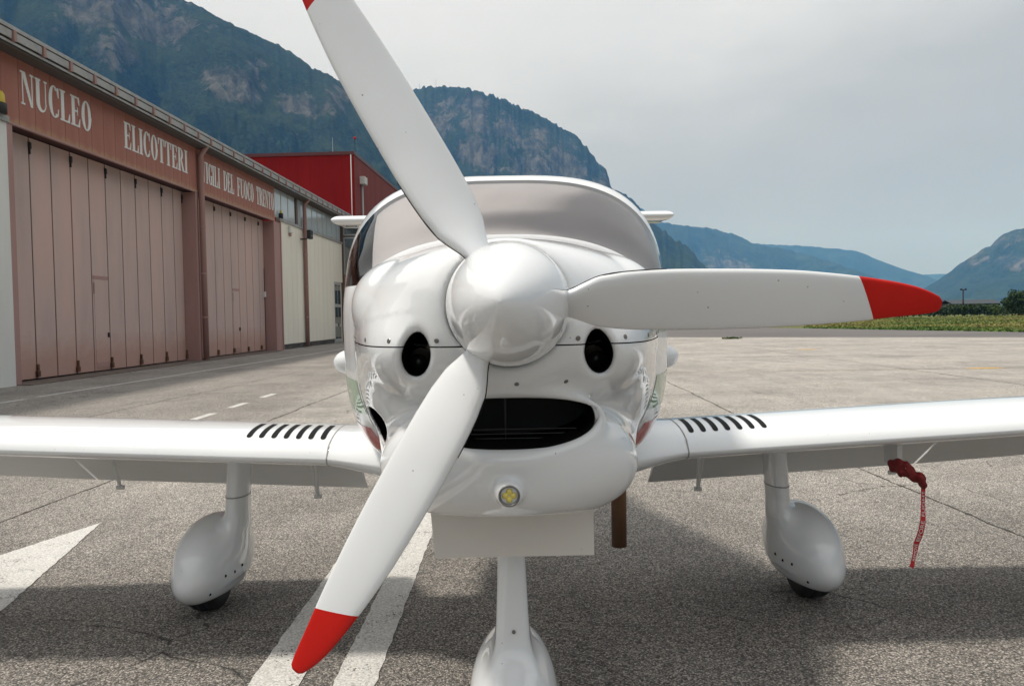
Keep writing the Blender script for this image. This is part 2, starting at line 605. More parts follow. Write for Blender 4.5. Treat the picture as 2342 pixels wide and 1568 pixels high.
def hit_front(x, z, y0=1.80, y1=2.72):
    """Y where a ray along +Y at (x,z) meets the cowling, with the normal"""
    ys = np.linspace(y0, y1, 1200)
    d = cowl_sdf(np.full_like(ys, x), ys, np.full_like(ys, z))
    i = int(np.argmax(d < 0))
    return ys[i]

def hit_side(y, z, s):
    xs = np.linspace(.75, .05, 1400) * s
    d = cowl_sdf(xs, np.full_like(xs, y), np.full_like(xs, z))
    return xs[int(np.argmax(d < 0))]

def normal_at(p):
    e_ = .002
    a = [np.array([p[0]]), np.array([p[1]]), np.array([p[2]])]
    gr = []
    for k in range(3):
        b_ = [q.copy() for q in a]; c_ = [q.copy() for q in a]
        b_[k] += e_; c_[k] -= e_
        gr.append(float(cowl_sdf(*b_)[0] - cowl_sdf(*c_)[0]))
    return Vector(gr).normalized()

# fasteners along the cowling seam
for s in (-1, 1):
    spots = []
    for x in (.165, .285, .365):
        spots.append((s * x, hit_front(s * x, 1.367), 1.367))
    for y in (2.28, 2.45, 2.58, 2.66):
        spots.append((hit_side(y, 1.367, s), y, 1.367))
    for p in spots:
        n = normal_at(p)
        v, f = lathe([(-.002, .0062), (.0012, .0062), (.0022, .0045)], p, n, 10, False, True)
        mk('fastener', v, f, M_SCREW, craft, off=AC)
for p in ((.02, hit_front(.02, 1.262), 1.262), (.14, hit_front(.14, 1.262), 1.262)):
    v, f = lathe([(-.002, .006), (.0012, .006), (.002, .0045)], p, normal_at(p), 10, False, True)
    mk('fastener', v, f, M_SCREW, craft, off=AC)

# landing light in its housing: bezel, reflector, four LED lenses
ll = (-.002, 1.849, .996)
v, f = lathe([(.02, .021), (-.004, .026), (-.007, .0255), (-.007, .0215), (.004, .020)], ll, (0, 1, 0), 32)
lamp = mk('landing_light', v, f, M_SCREW, craft, True, AC)
v, f = lathe([(.004, .0205), (.006, .010), (.006, .0005)], ll, (0, 1, 0), 24)
mk('reflector', v, f, M_LENS, lamp, True, AC)
for dx, dz in ((0, .0095), (0, -.0095), (.0095, 0), (-.0095, 0)):
    v, f = lathe([(.004, .0082), (-.002, .0078), (-.0045, .005), (-.0052, .0006)], (ll[0] + dx, ll[1], ll[2] + dz), (0, 1, 0), 16)
    mk('led', v, f, M_LED, lamp, True, AC)

# ------------------------------------------------------------------ fuselage, canopy, windscreen
NT = 96
def ring_at(Y, inset=0.0):
    a, zc, top, bot, nu, nl = [float(q) for q in station(np.array([Y]))[:6]]
    pts = []
    for k in range(NT):
        th = 2 * math.pi * k / NT
        c, s_ = math.cos(th), math.sin(th)
        n = nu if s_ >= 0 else nl
        b = (top - zc) if s_ >= 0 else (zc - bot)
        x = (a - inset) * math.copysign(abs(c) ** (2 / n), c)
        z = zc + (b - inset) * math.copysign(abs(s_) ** (2 / n), s_)
        pts.append((x, Y, z))
    return pts
Ys = np.concatenate([np.linspace(2.738, 2.87, 8), np.linspace(2.90, 3.52, 30), np.linspace(3.6, 4.6, 16), np.linspace(4.8, 8.05, 20)])
rings = [ring_at(y) for y in Ys]
V, Fc = loft(rings)
_tm = mesh_data('tmp', V, Fc, M_WHITE)
_bm = bmesh.new(); _bm.from_mesh(_tm)
for co_, no_ in (((0, 0, 1.545), (0, 0, 1)), ((0, 3.32, 0), (0, 1, 0))):
    bmesh.ops.bisect_plane(_bm, geom=list(_bm.verts) + list(_bm.edges) + list(_bm.faces), plane_co=co_, plane_no=no_)
bmesh.ops.remove_doubles(_bm, verts=_bm.verts, dist=.0004)
_bm.verts.index_update()
V = np.array([tuple(q.co) for q in _bm.verts]); Fc = [tuple(q.index for q in p.verts) for p in _bm.faces]
_bm.free(); bpy.data.meshes.remove(_tm)
glass_f, frame_f, fus_f = [], [], []
for q in Fc:
    c = V[list(q)].mean(0)
    zsill = 1.545
    ylim = 3.32
    if c[2] > zsill and 2.87 < c[1] < ylim:
        (glass_f).append(q)
    elif c[2] > zsill and ylim <= c[1] < 4.9:
        frame_f.append(q)
    else:
        fus_f.append(q)
def sub(faces):
    ids = sorted({i for q in faces for i in q}); mp_ = {i: k for k, i in enumerate(ids)}
    return V[ids], [tuple(mp_[i] for i in q) for q in faces]
v, f = sub(fus_f); mk('fuselage', v, f, M_WHITE, craft, True, AC)
v, f = sub(frame_f); mk('canopy_roof', v, f, M_WHITE, craft, True, AC)
v, f = sub(glass_f)
def outward(v, f):
    out = []
    for q in f:
        p = np.array([v[i] for i in q]); n = np.cross(p[1] - p[0], p[2] - p[0]); c = p.mean(0) - np.array([0, p[:, 1].mean() + .3, 1.3])
        out.append(tuple(q) if n @ c > 0 else tuple(q[::-1]))
    return out
f = outward(v, f); mk('windscreen', v, f, M_GLASS, craft, True, AC)
# firewall closing the front of the fuselage shell
fwp = ring_at(2.75, .03)
mk('firewall', fwp, [tuple(range(NT))], M_DARK, craft, False, AC)
# sun screen spread inside the windscreen; it stops short of the left edge
Y2 = np.concatenate([np.linspace(2.885, 3.50, 30)])
r2 = [ring_at(y, .014) for y in Y2]
V2, F2 = loft(r2); V2 = np.array(V2)
_tm = mesh_data('tmp', V2, F2, M_SHADE, True)
_bm = bmesh.new(); _bm.from_mesh(_tm)
for co_, no_ in (((0, 0, 1.53), (0, 0, 1)), ((-.515, 0, 1.75), (1, 0, .16))):
    bmesh.ops.bisect_plane(_bm, geom=list(_bm.verts) + list(_bm.edges) + list(_bm.faces), plane_co=co_, plane_no=no_, clear_inner=True)
_bm.verts.index_update()
V2 = np.array([tuple(q.co) for q in _bm.verts]); F2 = [tuple(q.index for q in p.verts) for p in _bm.faces]
_bm.free(); bpy.data.meshes.remove(_tm)
mk('sun_screen', V2, F2, M_SHADE, craft, True, AC)
v, f = box(-.50, .50, 3.56, 4.3, 1.30, 1.95)
mk('cabin_lining', v, f, M_NAVY, craft, False, AC)
# frame post at the left edge of the windscreen, inside the glass
for s in (-1, 1):
    pth = []
    for t in np.linspace(0, 1, 14):
        yy = 3.08 + .30 * t
        rr = np.array(ring_at(yy, .016))
        zz = 1.52 + .40 * t
        cand = rr[(rr[:, 0] * s > 0)]
        i = int(np.argmin(abs(cand[:, 2] - zz)))
        pth.append(tuple(cand[i]))
    v, f = tube(pth, .014, 8)
    if s < 0:
        mk('canopy_post', v, f, M_STRIPE, craft, True, AC)

# side blisters
for s, x0 in ((-1, -.650), (1, .650)):
    pr = [(.075 * math.cos(a_), .052 * math.sin(a_)) for a_ in np.linspace(.02, math.pi / 2, 10)]
    v, f = lathe([(-.02, .054)] + [(p_[0] * .95, p_[1]) for p_ in pr[::-1]], (x0 - s * .0, 3.28, 1.243), (s, 0, 0), 28)
    mk('side_blister', v, f, M_WHITE, craft, True, AC)

# green and red patches that follow the fuselage flank
def flank_patch(y0, y1, z0, z1, s, name, mat, slant=0.0, ny=12, nz=10):
    vs = []
    for j in range(nz + 1):
        z = z0 + (z1 - z0) * j / nz
        for i in range(ny + 1):
            y = y0 + (y1 - y0) * i / ny + slant * (j / nz)
            if y < 2.7255:
                x = hit_side(min(y, 2.715), z, s)
            else:
                a, zc, top, bot, nu, nl = [float(q) for q in station(np.array([y]))]
                n = nl
                x = s * a * max(0, 1 - (abs(z - zc) / (zc - bot)) ** n) ** (1 / n)
            vs.append((x + s * .0015, y, z - .0008))
    fs = [(j * (ny + 1) + i, j * (ny + 1) + i + 1, (j + 1) * (ny + 1) + i + 1, (j + 1) * (ny + 1) + i) for j in range(nz) for i in range(ny)]
    return mk(name, vs, fs, mat, craft, True, AC)
for s in (-1, 1):
    flank_patch(2.60, 2.716, 1.085, 1.195, s, 'green_patch', M_GREEN)
    flank_patch(2.745, 3.20, 1.085, 1.205, s, 'green_patch', M_GREEN, .03)
    flank_patch(2.66, 2.716, .960, 1.035, s, 'red_patch', M_DRED)
    flank_patch(2.745, 3.05, .950, 1.035, s, 'red_patch', M_DRED, .03)

# ------------------------------------------------------------------ propeller (axis turned a little to the viewer's left)
HUB = Vector((0.001, 1.712, 1.448))
PR = Matrix.Rotation(R(-3.0), 3, 'Z')
def ptf(p):
    return HUB + PR @ Vector(p)
prof = []
for t in np.linspace(0, 1, 40):
    tt = 1 - (1 - t) ** 1.7
    prof.append((.085 - .375 * tt, .1405 * max(0, 1 - tt ** 1.9) ** .58))
v, f = lathe([(.085, .10)] + prof, (0, 0, 0), (0, 1, 0), 72)
spin = mk('spinner', [ptf(p) for p in v], f, M_WHITE, craft, True, AC)
v, f = lathe([(.0, .1405), (.012, .1405), (.012, .11), (.05, .10)], (0, .088, 0), (0, 1, 0), 64)
mk('back_plate', [ptf(p) for p in v], f, M_METAL, spin, True, AC)

K = .000946
PRB = Matrix.Rotation(R(-1.2), 3, 'Z')
def ptb(p):
    return HUB + PRB @ Vector(p)
edge = [(1262, 672, 724), (1285, 672, 726), (1305, 667, 731), (1330, 655, 739), (1370, 638, 752), (1420, 630, 759), (1500, 625, 762), (1600, 624, 762), (1700, 625, 760.5), (1800, 628, 757),
        (1900, 636, 751), (1975, 645, 745), (2050, 657, 737), (2100, 669, 732), (2135, 683, 728), (2148, 690, 725), (2154, 698, 719)]
er = np.array([((x - 1161) * K, (699 - (yu - (x - 1161) * .0152) + 0) * K, (699 - (yl - (x - 1161) * .0152)) * K) for x, yu, yl in edge])
NB = 22
def blade_section(s):
    hi = float(pchip(er[:, 0], er[:, 1], s)); lo = float(pchip(er[:, 0], er[:, 2], s))
    beta = float(np.interp(s, [.09, .2, .4, .7, .93], [R(48), R(40), R(29), R(21), R(17)]))
    half = (hi - lo) / 2; mid = (hi + lo) / 2
    th = float(np.interp(s, [.09, .14, .22, .4, .7, .93], [.052, .045, .030, .020, .012, .006]))
    pts = []
    for k in range(NB):
        q = 2 * math.pi * k / NB
        c = math.cos(q); sn = math.sin(q)
        cc = math.copysign(abs(c) ** .85, c)
        front = sn > 0
        tk = abs(sn) ** 1.0 * th * (.72 if front else .28) * (1 + .35 * c)
        t_ = mid + half * cc
        yv = -math.tan(beta) * half * cc * .8 + (-tk if front else tk)
        pts.append((t_, yv))
    return pts
S_ = np.concatenate([np.linspace(er[0, 0], er[4, 0], 12), np.linspace(er[5, 0], er[-2, 0], 44), [er[-1, 0]]])
for ph in (R(-1.4), R(118.6), R(238.6)):
    rd = Vector((math.cos(ph), 0, math.sin(ph))); tg = Vector((-math.sin(ph), 0, math.cos(ph)))
    rg = []
    for s in S_:
        rg.append([ptb(rd * s + tg * t + Vector((0, y, 0))) for t, y in blade_section(float(s))])
    # slanted paint boundary: white where s < sb(t)
    t_hi, t_lo = er[11, 1], er[11, 2]
    V, Fc = loft(rg, True, (False, True))
    V = [tuple(p) for p in V]
    bmw = mesh_data('tmp', np.array(V) - AC, Fc, M_BLADE, True)
    sb0 = (1992 - 1161) * K
    pc = ptb(rd * sb0) - Vector(AC)
    nrm = PRB @ (rd * math.cos(R(26)) + tg * math.sin(R(26)))
    out = []
    for nm, inner in (('propeller_blade', False), ('blade_tip', True)):
        bm = bmesh.new(); bm.from_mesh(bmw)
        bmesh.ops.bisect_plane(bm, geom=list(bm.verts) + list(bm.edges) + list(bm.faces), plane_co=pc, plane_no=nrm, clear_inner=inner, clear_outer=not inner)
        me = bpy.data.meshes.new(nm); bm.to_mesh(me); bm.free()
        me.materials.append(M_RED if inner else M_BLADE)
        out.append(me)
    bpy.data.meshes.remove(bmw)
    bl = put('propeller_blade', out[0], craft)
    put('blade_tip', out[1], bl)
    # black rubber strip on the leading edge near the root
    strip = []
    for s in np.linspace(er[1, 0], .34, 16):
        sec = blade_section(float(s))
        wd = 1.0 if s < .3 else max(.05, (.34 - s) / .04)
        i0 = sec[0]
        a_ = rd * s + tg * (i0[0] + .0012) + Vector((0, i0[1] - .004 * wd, 0))
        b_ = rd * s + tg * (i0[0] + .0016) + Vector((0, i0[1] + .010 * wd, 0))
        c_ = rd * s + tg * (i0[0] - .006) + Vector((0, i0[1] + .011 * wd, 0))
        strip.append([ptb(a_), ptb(b_), ptb(c_)])
    v, f = loft(strip, True)
    mk('leading_edge_boot', v, f, M_STRIPE, bl, False, AC)
    # collar where the shank leaves the spinner
    v, f = lathe([(.108, .036), (.128, .036), (.128, .030)], (0, 0, 0), rd, 28)
    mk('shank_collar', [ptb(p) for p in v], f, M_BLADE, bl, True, AC)

# ------------------------------------------------------------------ wings
def airfoil(n=28, t=.155):
    """closed section, x 0..1 from the leading edge, starting at the trailing edge over the top"""
    xs = (1 - np.cos(np.linspace(0, math.pi, n))) / 2
    yt = 5 * t * (.2969 * np.sqrt(xs) - .126 * xs - .3516 * xs ** 2 + .2843 * xs ** 3 - .1036 * xs ** 4)
    yc = .030 * (4 * xs * (1 - xs))
    return xs, yc + yt, yc - yt
def wing_geom(ax):
    """leading-edge Y, chord, z of the chord line, thickness for a span position"""
    le = np.interp(ax, [.45, .62, .74, 2.3, 5.6, 5.97], [3.10, 3.19, 3.245, 3.262, 3.42, 3.60])
    ch = np.interp(ax, [.45, .62, .74, 2.3, 5.6, 5.97], [1.22, 1.08, .985, .95, .62, .30])
    z = .8425 + .046 * (ax - .71)
    th = np.interp(ax, [.45, .60, .68, .78, 2.3, 5.97], [.205, .168, .150, .142, .142, .12])
    return float(le), float(ch), float(z), float(th)
def wing_point(ax, xc, upper):
    le, ch, z, th = wing_geom(ax)
    xs, up_, lo_ = airfoil(60, th)
    v = np.interp(xc, xs, up_ if upper else lo_)
    inc = R(1.5)
    yy = xc * ch; zz = v * ch
    return le + yy * math.cos(inc) + zz * math.sin(inc), z + zz * math.cos(inc) - yy * math.sin(inc)
CUT = .70
for s in (-1, 1):
    stn = [.46, .50, .55, .60, .64, .68, .71, .75, .78, .9, 1.2, 1.6, 2.0, 2.4, 3.2, 4.2, 5.2, 5.6, 5.8, 5.92, 5.97]
    rg = []
    for ax in stn:
        pts = []
        for xc in (np.cos(np.linspace(0, math.pi / 2, 22)))[::1]:
            pts.append((s * ax, *wing_point(ax, xc * CUT, True)))
        for xc in (1 - np.cos(np.linspace(0.06, math.pi / 2, 22))):
            pts.append((s * ax, *wing_point(ax, xc * CUT, False)))
        rg.append(pts if s > 0 else pts[::-1])
    v, f = loft(rg, True, (False, True))
    wing = mk('wing', v, f, M_WHITE, craft, True, AC)
    # seam ring of the root fairing
    sr = []
    for ax in (.752, .757):
        pts = []
        for xc in np.cos(np.linspace(0.4, math.pi / 2, 20)):
            y, z = wing_point(ax, xc * CUT, True); pts.append((s * ax, y - .0006, z + .0012))
        for xc in (1 - np.cos(np.linspace(0.06, 1.2, 20))):
            y, z = wing_point(ax, xc * CUT, False); pts.append((s * ax, y - .0012, z - .0010))
        sr.append(pts)
    M_SEAM = bpy.data.materials.get('panel_seam') or material('panel_seam', (.28, .27, .26), .7)
    v, f = loft(sr, False); mk('fairing_seam', v, f, M_SEAM, wing, False, AC)
    # drooped flap and aileron
    for nm, a0, a1, drop in (('flap', .765, 2.21, R(37)), ('aileron', 2.225, 5.5, R(37))):
        rg = []
        for ax in np.linspace(a0, a1, 8):
            y0, z0 = wing_point(ax, CUT, False)
            le, ch, zc_, th = wing_geom(ax)
            y0 -= .045; z0 -= .028
            c = .455 * ch / .98
            sec = []
            for xx, yy in ((0, 0), (.02, .02), (.10, .036), (.3, .034), (.6, .018), (1, .003), (1, -.003), (.6, -.010), (.3, -.016), (.08, -.014), (.02, -.010)):
                dx, dz = xx * c, yy
                sec.append((s * ax, y0 + dx * math.cos(drop) + dz * math.sin(drop), z0 - dx * math.sin(drop) + dz * math.cos(drop)))
            rg.append(sec if s > 0 else sec[::-1])
        v, f = loft(rg, True, (True, True))
        mk(nm, v, f, M_FLAP, wing, False, AC)
    # hinge arms below the wing
    for ax in (.963, 1.955):
        y0, z0 = wing_point(ax, .62, False)
        bot = (s * ax, 3.95, .530 + (ax - .963) * .066)
        a = tube([(s * (ax - .032), y0 - .08, z0 + .01), bot], .0085, 8)
        b = tube([(s * (ax + .032), y0 + .02, z0 + .01), bot], .0085, 8)
        c = tube([(s * ax - .018, 3.95, bot[2]), (s * ax + .018, 3.95, bot[2])], .011, 10)
        v, f = join(a, b, c)
        mk('flap_hinge', v, f, M_FLAP, wing, False, AC)
    # seven black walk stripes over the leading edge
    for i in range(7):
        xb = .797 + i * .0528
        path = []
        for t in np.linspace(0, 1, 15):
            xc = .260 * (1 - t) ** 1.4 + .102
            path.append((xb + .004 * (1 - t) - .006 * t * t, xc))
        wv, wf = [], []
        hw = .0118
        for j, (ax, xc) in enumerate(path):
            e_ = 1.0 if j < 12 else math.sqrt(max(0.02, 1 - ((j - 11) / 3.2) ** 2))
            for q in (-1, -.33, .33, 1):
                axx = ax + q * hw * e_
                y, z = wing_point(axx, xc, True)
                y2, z2 = wing_point(axx, xc + .004, True)
                nv = Vector((0, -(z2 - z), (y2 - y))).normalized()
                wv.append((s * axx, y + nv.y * .0014, z + nv.z * .0014))
        for j in range(len(path) - 1):
            for q in range(3):
                wf.append((j * 4 + q, j * 4 + q + 1, (j + 1) * 4 + q + 1, (j + 1) * 4 + q))
        mk('walk_stripe', wv, wf, M_STRIPE, wing, True, AC)
    # main gear: leg and wheel fairing in one shell, tyre
    def gear(x, y, z):
        ax = x * s
        bulb = ell(ax, y, z, (1.488, 3.90, .260), (.136, .34, .198))
        t = np.clip((.78 - z) / .50, 0, 1)
        lx = 1.320 + .030 * t + .035 * np.clip((.42 - z) / .2, 0, 1)
        leg = np.maximum(np.sqrt((ax - lx) ** 2 + ((y - 3.86) / 1.9) ** 2) - .0525 - .012 * np.clip((.5 - z) / .2, 0, 1), np.maximum(z - .80, .20 - z))
        flank = ell(ax, y, z, (1.414, 3.90, .265), (.102, .28, .165))
        low = ell(ax, y, z, (1.490, 3.87, .185), (.122, .29, .115))
        d = smin(smin(smin(bulb, low, .05), flank, .06), leg, .05)
        return smax(d, .072 + .05 * np.clip((3.75 - y), -.5, .5) + .028 * np.clip((1.48 - ax) / .1, -1, 2) - z, .03)
    lo_, hi_ = ((1.20, 3.38, .02), (1.72, 4.38, .79))
    if s < 0:
        lo_, hi_ = (-1.72, 3.38, .02), (-1.20, 4.38, .79)
    v, f = surface_nets(gear, lo_, hi_, .0125)
    mk('wheel_fairing', v, f, M_WHITE, craft, True, AC)
    tp = [(-.085, .10), (-.092, .13), (-.090, .155), (-.078, .176), (-.055, .187), (-.03, .1905), (-.029, .186), (-.024, .186), (-.023, .191), (0, .192), (.023, .191), (.024, .186), (.029, .186), (.03, .1905), (.055, .187), (.078, .176), (.090, .155), (.092, .13), (.085, .10)]
    v, f = lathe([(a_ * .84, b_) for a_, b_ in tp], (s * 1.494, 3.88, .189), (1, 0, 0), 48)
    mk('tyre', v, f, M_RUBBER, craft, True, AC)
    # line where the leg fairing meets the wheel fairing
    v, f = loft([[(s * 1.3326 + .0540 * math.cos(q), 3.86 + .1025 * math.sin(q), zz) for q in np.linspace(0, 2 * math.pi, 40, endpoint=False)] for zz in (.568, .573)])
    mk('leg_seam', v, f, M_SEAM, craft, False, AC)
    for i, (xx, zz) in enumerate(((1.307, .235), (1.322, .222), (1.344, .222), (1.397, .155))):
        ys = np.linspace(3.4, 3.9, 500); d = gear(np.full_like(ys, s * xx), ys, np.full_like(ys, zz))
        if (d < 0).any():
            yy = ys[int(np.argmax(d < 0))]
            v, f = lathe([(0, .007), (-.003, .007), (-.004, .004)], (s * xx, yy + .001, zz), (0, 1, 0), 10, False, True)
            mk('fastener', v, f, M_STRIPE, craft, False, AC)

# pitot mast under the right-hand wing
v, f = join(box(1.705, 1.727, 3.40, 3.52, .735, .87), tube([(1.716, 3.46, .742), (1.716, 3.33, .742)], .010, 10))
mk('pitot_mast', v, f, M_FLAP, craft, False, AC)

# ------------------------------------------------------------------ nose gear, cowl flap, exhaust
def nosegear(x, y, z):
    hw = .0405 + .012 * np.clip((.72 - z) / .28, 0, 1.2)
    leg = np.maximum(smax(np.abs(x - .003) - hw, np.abs(y - 2.47) - .085, .035), np.maximum(z - .92, .22 - z))
    bulb = ell(x, y, z, (.004, 2.54, .172), (.146, .41, .205))
    d = smin(bulb, leg, .05)
    return smax(d, .095 - z, .04)
v, f = surface_nets(nosegear, (-.17, 2.10, .07), (.17, 3.0, .905), .0108)
mk('nose_leg_fairing', v, f, M_WHITE, craft, True, AC)
tp2 = [(a * .72, b * .90) for a, b in tp]
v, f = lathe(tp2, (.004, 2.54, .171), (1, 0, 0), 40)
mk('tyre', v, f, M_RUBBER, craft, True, AC)
v, f = lathe([(0, .006), (-.003, .006), (-.0035, .004)], (.006, 2.383, .452), (0, 1, 0), 10, False, True)
mk('fastener', v, f, M_SCREW, craft, False, AC)

# cowl flap hanging below the chin
a = [(-.228, 2.215, .905), (.238, 2.215, .905), (.240, 2.225, .734), (-.216, 2.225, .734)]
nrm = Vector((0, .09 * 1, 0))
vv = a + [(x, y + .012, z) for x, y, z in a]
mk('cowl_flap', vv, [(0, 3, 2, 1), (4, 5, 6, 7), (0, 1, 5, 4), (1, 2, 6, 5), (2, 3, 7, 6), (3, 0, 4, 7)], M_COWLFLAP, craft, False, AC)
v, f = box(.240, .262, 2.20, 2.23, .880, .903); mk('flap_bracket', v, f, M_STRIPE, craft, False, AC)
pipe = [(0, .0245), (.23, .0245), (.23, .0225), (.05, .0225)]
v, f = lathe(pipe, (.352, 2.50, .905), (0, .03, -1), 28)
mk('exhaust_pipe', v, f, M_RUST, craft, True, AC)

# ------------------------------------------------------------------ tail
for s in (-1, 1):
    rg = []
    for ax, k in ((.0, 1), (.4, 1), (1.0, 1), (1.45, 1), (1.58, 1), (1.61, .97), (1.63, .86), (1.641, .66), (1.646, .40)):
        xs, u_, l_ = airfoil(14, .125 * k)
        c = .72 * (.88 + .12 * k)
        pts = [(s * ax, 7.55 + x * c, 2.372 + h * c) for x, h in zip(xs[::-1], u_[::-1])] + [(s * ax, 7.55 + x * c, 2.372 + h * c) for x, h in zip(xs[1:-1], l_[1:-1])]
        rg.append(pts if s > 0 else pts[::-1])
    v, f = loft(rg, True, (False, True))
    mk('tailplane', v, f, M_WHITE, craft, True, AC)
rg = []
for z, y0, c, t in ((1.55, 6.9, 1.15, .09), (1.9, 7.2, .95, .08), (2.36, 7.5, .80, .07), (2.45, 7.6, .6, .05)):
    xs, u_, l_ = airfoil(14, t)
    u_ = (u_ - l_) / 2
    rg.append([(h * c, y0 + x * c, z) for x, h in zip(xs[::-1], u_[::-1])] + [(-h * c, y0 + x * c, z) for x, h in zip(xs[1:-1], u_[1:-1])])
v, f = loft(rg, True, (False, True))
mk('tail_fin', v, f, M_WHITE, craft, True, AC)
# ------------------------------------------------------------------ terrain: mountains
def vnoise(x, y, seed=0):
    xi = np.floor(x).astype(np.int64); yi = np.floor(y).astype(np.int64)
    xf, yf = x - xi, y - yi
    def h(a, b):
        n = (a * 374761393 + b * 668265263 + seed * 974634777) & 0xffffffff
        n = ((n ^ (n >> 13)) * 1274126177) & 0xffffffff
        return ((n ^ (n >> 16)) & 0xffff) / 65535.0
    u = xf * xf * xf * (xf * (xf * 6 - 15) + 10); v = yf * yf * yf * (yf * (yf * 6 - 15) + 10)
    return (h(xi, yi) * (1 - u) + h(xi + 1, yi) * u) * (1 - v) + (h(xi, yi + 1) * (1 - u) + h(xi + 1, yi + 1) * u) * v
def fbm(x, y, oct_=5, seed=0, ridged=False, gain=.5):
    s = np.zeros_like(x); a = 1.0; t = 0
    for o in range(oct_):
        n = vnoise(x, y, seed + o)
        s += a * ((1 - np.abs(2 * n - 1)) if ridged else n)
        t += a; a *= gain; x = x * 2.03 + 17.1; y = y * 2.03 - 9.7
    return s / t

M_MOUNT = material('mountain_forest_and_rock', (.05, .07, .04), .95, spec=.1)
tM = M_MOUNT.node_tree
att = nd(tM, 'Attribute', attribute_name='rock')
n1 = noise(M_MOUNT, .006, 6, .6); n2 = noise(M_MOUNT, .03, 5, .65); n3 = noise(M_MOUNT, .020, 7, .72, stretch=(1, 1, .5), dist=.4)
forest = ramp(M_MOUNT, n2.outputs['Fac'], [(.3, (.008, .016, .011)), (.5, (.017, .030, .016)), (.7, (.030, .048, .022))])
n7 = noise(M_MOUNT, .11, 4, .7)
forest = mixc(M_MOUNT, 1.0, forest, ramp(M_MOUNT, n7.outputs['Fac'], [(.34, g(.35)), (.5, g(1.0)), (.66, g(1.9))]), 'MULTIPLY')
forest = mixc(M_MOUNT, ramp(M_MOUNT, n1.outputs['Fac'], [(.45, g(0)), (.68, g(.75))]), forest, (.044, .064, .026))
rock = ramp(M_MOUNT, n3.outputs['Fac'], [(.32, (.02, .027, .02)), (.44, (.07, .066, .052)), (.56, (.145, .132, .106)), (.72, (.23, .21, .172))])
n5 = noise(M_MOUNT, .016, 8, .78, stretch=(1, 1, .7), dist=.3)
n6 = noise(M_MOUNT, .0045, 4, .6)
mid = math_(M_MOUNT, 'ADD', math_(M_MOUNT, 'MULTIPLY', math_(M_MOUNT, 'SUBTRACT', n5.outputs['Fac'], .5), 2.6), math_(M_MOUNT, 'MULTIPLY', math_(M_MOUNT, 'SUBTRACT', n6.outputs['Fac'], .5), 1.0))
rk = math_(M_MOUNT, 'ADD', att.outputs['Fac'], mid)
link(M_MOUNT, mixc(M_MOUNT, ramp(M_MOUNT, rk, [(.58, g(0)), (.80, g(.9))]), forest, rock), 'Base Color')
n4 = noise(M_MOUNT, .06, 6, .7)
bump(M_MOUNT, n4.outputs['Fac'], 1.0, 14.0)

def grid_mesh(name, Vg, mat, attr=None, smooth=True, kind='structure'):
    na, nr = Vg.shape[:2]
    me = bpy.data.meshes.new(name)
    vv = Vg.reshape(-1, 3).astype(np.float32)
    i = (np.arange(na - 1)[:, None] * nr + np.arange(nr - 1)[None]).reshape(-1)
    q = np.stack([i, i + nr, i + nr + 1, i + 1], 1).astype(np.int32)
    me.vertices.add(len(vv)); me.vertices.foreach_set('co', vv.reshape(-1))
    me.loops.add(q.size); me.loops.foreach_set('vertex_index', q.reshape(-1))
    me.polygons.add(len(q)); me.polygons.foreach_set('loop_start', np.arange(0, q.size, 4, dtype=np.int32))
    me.polygons.foreach_set('loop_total', np.full(len(q), 4, dtype=np.int32))
    me.polygons.foreach_set('use_smooth', np.full(len(q), smooth, dtype=bool))
    me.materials.append(mat)
    me.update(); me.validate()
    if attr is not None:
        a = me.attributes.new('rock', 'FLOAT', 'POINT')
        a.data.foreach_set('value', attr.reshape(-1).astype(np.float32))
    o = put(name, me)
    return tag(o, kind=kind)

